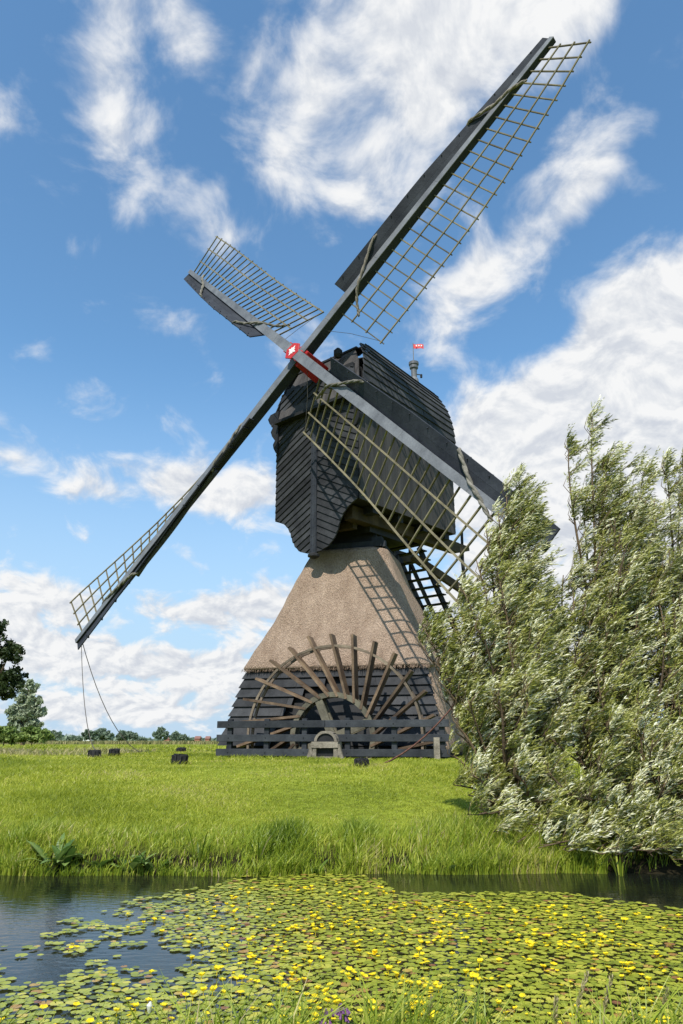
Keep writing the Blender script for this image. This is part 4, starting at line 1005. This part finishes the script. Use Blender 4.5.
tipsA = [(424, 625, 7.4), (420, 640, 7.4), (436, 662, 7.3), (450, 690, 7.3), (462, 735, 7.2), (458, 600, 7.5), (520, 478, 7.5), (508, 495, 7.5), (500, 512, 7.4), (524, 505, 7.6), (488, 530, 7.5), (545, 590, 7.6), (555, 620, 7.5), (530, 570, 7.5), (514, 530, 7.4), (495, 540, 7.5), (478, 560, 7.4), (465, 590, 7.3), (450, 615, 7.3), (434, 645, 7.3), (440, 680, 7.2), (500, 575, 7.2), (512, 600, 7.7), (535, 610, 7.4), (480, 620, 7.0), (510, 640, 6.9), (540, 640, 7.0), (455, 720, 7.1), (470, 700, 6.9), (500, 690, 6.8), (475, 775, 6.8), (530, 690, 6.75), (505, 745, 6.7), (480, 660, 7.6), (455, 755, 7.3), (525, 780, 6.65), (490, 800, 6.7), (480, 815, 6.6), (500, 832, 6.5), (520, 842, 6.4), (456, 785, 7.0), (540, 800, 6.6), (470, 795, 6.9), (465, 640, 7.8), (448, 700, 7.5), (520, 720, 7.4), (490, 740, 7.3), (545, 730, 7.1)]
n1 = grow('willow_tree', 'bushy left willow on the bank whose leafy tip overlaps the lower right sail', stems_to(b1, tipsA), 17, .052, 3, 1.32, b1)
b2 = V3(2.65, 7.7, -.33)
tipsB = [(594, 416, 7.8), (648, 500, 7.6), (630, 540, 7.4), (655, 590, 7.5), (605, 480, 7.9), (565, 575, 7.7), (622, 470, 7.8), (570, 448, 7.8), (610, 455, 7.8), (586, 500, 7.75), (618, 500, 7.7), (632, 510, 7.8), (604, 545, 7.6), (575, 590, 7.6), (592, 610, 7.4), (625, 560, 7.5), (640, 530, 7.7), (578, 650, 7.3), (610, 630, 7.3), (600, 680, 7.1), (565, 700, 7.0), (640, 610, 7.4), (625, 660, 7.2), (585, 720, 7.0), (555, 740, 6.9), (655, 560, 7.9), (600, 580, 8.1), (560, 630, 8.2), (640, 690, 7.2), (615, 740, 7.0), (645, 475, 7.9), (560, 670, 7.3), (545, 680, 7.6)]
n2 = grow('willow_tree', 'tallest willow on the bank, with the bare lower stem below its high tip', stems_to(b2, tipsB), 17, .052, 5, 1.32, b2)
b3 = V3(3.45, 7.7, -.33)
tipsC = [(683, 455, 7.8), (668, 472, 7.8), (700, 470, 7.8), (655, 500, 7.7), (690, 520, 7.6), (720, 520, 7.6), (670, 550, 7.5), (700, 580, 7.4), (660, 600, 7.4), (685, 620, 7.2), (720, 620, 7.3), (665, 650, 7.1), (700, 670, 7.1), (740, 600, 7.4), (730, 680, 7.2), (680, 700, 7.0), (650, 640, 7.6), (710, 730, 7.0), (760, 560, 7.6), (645, 560, 8.0), (680, 500, 8.2)]
n3 = grow('willow_tree', 'willow at the right edge of the view, partly outside it', stems_to(b3, tipsC), 17, .052, 9, 1.32, b3)
b4 = V3(2.75, 6.95, -.36)
tipsD = [(640, 700, 6.8), (670, 705, 6.8), (610, 730, 6.6), (650, 740, 6.5), (690, 740, 6.6), (600, 770, 6.5), (630, 780, 6.4), (665, 780, 6.4), (700, 790, 6.4), (590, 800, 6.5), (615, 820, 6.4), (650, 815, 6.35), (685, 820, 6.35), (720, 760, 6.6), (575, 830, 6.5), (635, 838, 6.35), (670, 842, 6.3), (560, 800, 6.6), (545, 770, 6.65), (560, 835, 6.5), (530, 825, 6.6), (560, 850, 6.3), (590, 853, 6.25), (620, 855, 6.2), (650, 857, 6.2), (680, 858, 6.2), (610, 845, 6.3), (535, 848, 6.35), (700, 855, 6.2), (665, 852, 6.25)]
n4 = grow('willow_shrub', 'low spreading willow shrub hanging over the water at the right', stems_to(b4, tipsD, .012), 17, .05, 13, 1.15, b4)
print('leaves', n1, n2, n3, n4)

# ------------------------------------------------------------------ distant vegetation
def blob_tree(name, label, cat, pos, lobes, mat, n, leaf, group=None, trunk=True, flat=.35):
    """lobes: list of (dx, dz, rx, rz) around the foot; leaf-sized faces fill them, with gaps"""
    pos = V3(*pos); rt = empty(name, tuple(pos)); tag(rt, label, cat, group); rg = np.random.default_rng(int(abs(pos[0]*7+pos[1]))+n)
    tot = sum(l[2]*l[3] for l in lobes); vv = []; tt = []
    for (dx, dz, rx, rz) in lobes:
        k = int(n*rx*rz/tot)+4; nsub = max(3, k//30)
        u = rg.normal(0, 1, (nsub, 3)); u /= np.linalg.norm(u, axis=1)[:, None]; sub = u*rg.uniform(.35, .95, nsub)[:, None]; sid = rg.integers(0, nsub, k)
        w_ = rg.normal(0, 1, (k, 3)); w_ /= np.linalg.norm(w_, axis=1)[:, None]
        q = sub[sid]+w_*rg.uniform(.1, .38, k)[:, None]
        c = pos+V3(dx, 0, dz)+q*V3(rx, rx, rz)
        a_ = rg.normal(0, 1, (k, 3)); a_ /= np.linalg.norm(a_, axis=1)[:, None]; b_ = np.cross(a_, rg.normal(0, 1, (k, 3))); b_ /= np.linalg.norm(b_, axis=1)[:, None]
        sz = leaf*rg.uniform(.6, 1.3, k)[:, None]
        vv.append(np.stack([c-a_*sz, c+b_*sz*.55, c+a_*sz, c-b_*sz*.55], 1).reshape(-1, 3)); tt.append(np.clip(rg.random(nsub)[sid]*.6+rg.random(k)*.4, 0, 1))
    v = np.concatenate(vv); tn = np.concatenate(tt); m_ = v[:, 2] < 0; v[m_, 2] = 0; nn = len(tn)
    if trunk:
        m = MB(); H_ = max(l[1]+l[3]*.4 for l in lobes); r_ = H_*.035
        m.tube([pos-UP*.1, pos+V3(.01*H_, 0, H_*.3), pos+V3(-.02*H_, 0, H_*.65), pos+V3(0, 0, H_)], [r_, r_*.8, r_*.5, r_*.1], 6)
        for (dx, dz, rx, rz) in lobes[:8]: m.tube([pos+UP*min(dz*.5, H_*.5), pos+V3(dx*.6, 0, (dz+H_*.35)*.5), pos+V3(dx, 0, dz)], [r_*.5, r_*.3, r_*.08], 5)
        m.build('trunk', M['bark'], rt)
    mesh_np('crown', v, np.arange(nn*4), np.arange(nn)*4, np.full(nn, 4), mat, tn, rt, pos)
    return rt
def px2(px, y): return (px-341.5)/F*y*.953*1.0   # near the horizon
def hz(py, y): return (741.5-py)/755*y+EYE
def rtree(name, label, px0, px1, pyt, y, mat, n, leaf, cat='tree', group=None, base_py=744, lobes=7, gapfrac=.25, seed=0):
    rg = random.Random(seed+int(px0)); x0, x1 = px2(px0, y), px2(px1, y); H_ = hz(pyt, y); w_ = x1-x0; L_ = []
    for i in range(lobes):
        t = (i+.5)/lobes; dx = (t-.5)*w_*.8; hh = H_*(1-.35*abs(2*t-1)**2)*rg.uniform(.85, 1); rx = w_/lobes*1.25; rz_ = H_*rg.uniform(.16, .25); L_.append((dx, hh-rz_, rx, rz_))
        if rg.random() < 1-gapfrac: L_.append((dx*rg.uniform(.6, 1), hh*.5, rx*1.1, H_*.2))
    return blob_tree(name, label, cat, ((x0+x1)/2, y, 0), L_, mat, n, leaf, group)
# dark tree at the left edge, mostly out of view
y = 26; L_ = []
rg = random.Random(4)
for i in range(26):
    a_ = rg.uniform(0, 6.28); r_ = rg.random()**.5; L_.append((math.cos(a_)*1.35*r_, hz(665, y)+math.sin(a_)*1.3*r_, .42, .36))
blob_tree('leafy_tree', 'dark leaved tree whose outer branches enter at the left edge', 'tree', (px2(-25, y), y, 0), L_, M['darktree'], 9000, .075)
# grey willow tree and hedge
y = 70; L_ = []
for (px, py, a_, b_) in [(22, 690, 9, 7), (16, 702, 9, 9), (29, 703, 9, 8), (22, 715, 13, 9), (12, 714, 8, 9), (34, 714, 8, 8), (24, 727, 13, 9), (36, 724, 6, 6), (20, 684, 4, 4), (14, 728, 10, 8)]: L_.append((px2(px, y)-px2(23, y), hz(py, y), a_/755*y, b_/755*y))
blob_tree('pollard_willow', 'tall grey green willow rising behind the bushes at far left', 'tree', (px2(23, y), y, 0), L_, M['greytree'], 5200, .2)
y = 60
for (a_, b_, t_, lab) in [(-14, 22, 724, 'rounded green bush at the left edge of the field'), (14, 50, 725, 'darker wide bush right of the one at the left edge')]:
    rtree('field_bush', lab, a_, b_, t_, y, M['bush'], 3800, .16, 'bush', 'bushes at the far left of the field', lobes=5, gapfrac=0)
far = [(46, 60, 729, 150, 'round dark tree right of the left hedge'), (70, 82, 736, 420, 'small round tree, first of the far row'), (82, 98, 729, 430, 'tree forming the left part of the big far clump'), (93, 112, 727, 440, 'tree forming the right part of the big far clump'),
       (117, 127, 730, 450, 'thin tree just right of the big far clump'), (125, 137, 731, 460, 'double topped far tree left of the gap'), (137, 146, 738, 470, 'low bushy far tree left of the wide gap'), (153, 167, 727, 380, 'tallest lone tree on the horizon beyond the posts'), (170, 179, 732, 430, 'thinner left one of two far trees near the mill'), (177, 187, 734, 440, 'rounder right one of two far trees near the mill')]
for k, (a_, b_, t_, y, lab) in enumerate(far): rtree('far_tree', lab, a_, b_, t_+1, y, M['fartree'], 1500, y*.0024, 'tree', 'row of trees on the horizon', lobes=4, gapfrac=.35, seed=k)
# low wood line along the whole horizon
n = 26000; x = rng.uniform(-700, 500, n); y = rng.uniform(600, 640, n); top = 1.8+1.0*np.sin(x*.021)+.8*np.sin(x*.057+1)+.6*np.sin(x*.13); z = rng.random(n)*np.clip(top, .6, 9)
c = np.stack([x, y, z], 1); a_ = rng.normal(0, 1.4, (n, 3)); b_ = rng.normal(0, 1.0, (n, 3)); v = np.stack([c-a_, c+b_, c+a_, c-b_], 1).reshape(-1, 3); v[v[:, 2] < 0, 2] = 0
tag(mesh_np('far_wood', v, np.arange(n*4), np.arange(n)*4, np.full(n, 4), M['fartree'], rng.random(n)), 'low line of distant woods along the horizon', 'wood', kind='stuff')
# farmhouses
for (px, wpx, y, lab) in [(168, 5, 560, 'tiny red roofed farmhouse below the lone tall tree'), (198, 5, 560, 'tiny red roofed farmhouse, nearer the mill of the pair'), (208, 4, 570, 'smallest red roofed farmhouse beside the mill wall'), (88, 8, 570, 'tiny pale farmhouse under the big far clump')]:
    x = px2(px, y); w_ = wpx/755*y*.5; p = V3(x, y, 0); rt = empty('farmhouse', tuple(p)); tag(rt, lab, 'house', 'farmhouses on the horizon')
    m = MB(); m.box(p+UP*1.0, V3(1, 0, 0), V3(0, 1, 0), UP, w_, 4, 1.0, .5); m.build('wall', M['brick'] if px != 88 else M['white'], rt)
    m = MB(); m.prism([p+V3(-w_-.3, -4.4, 2.0), p+V3(-w_-.3, 4.4, 2.0), p+V3(-w_-.3, 0, 3.9)], V3(2*w_+.6, 0, 0), .5); m.build('roof', M['tile'], rt)
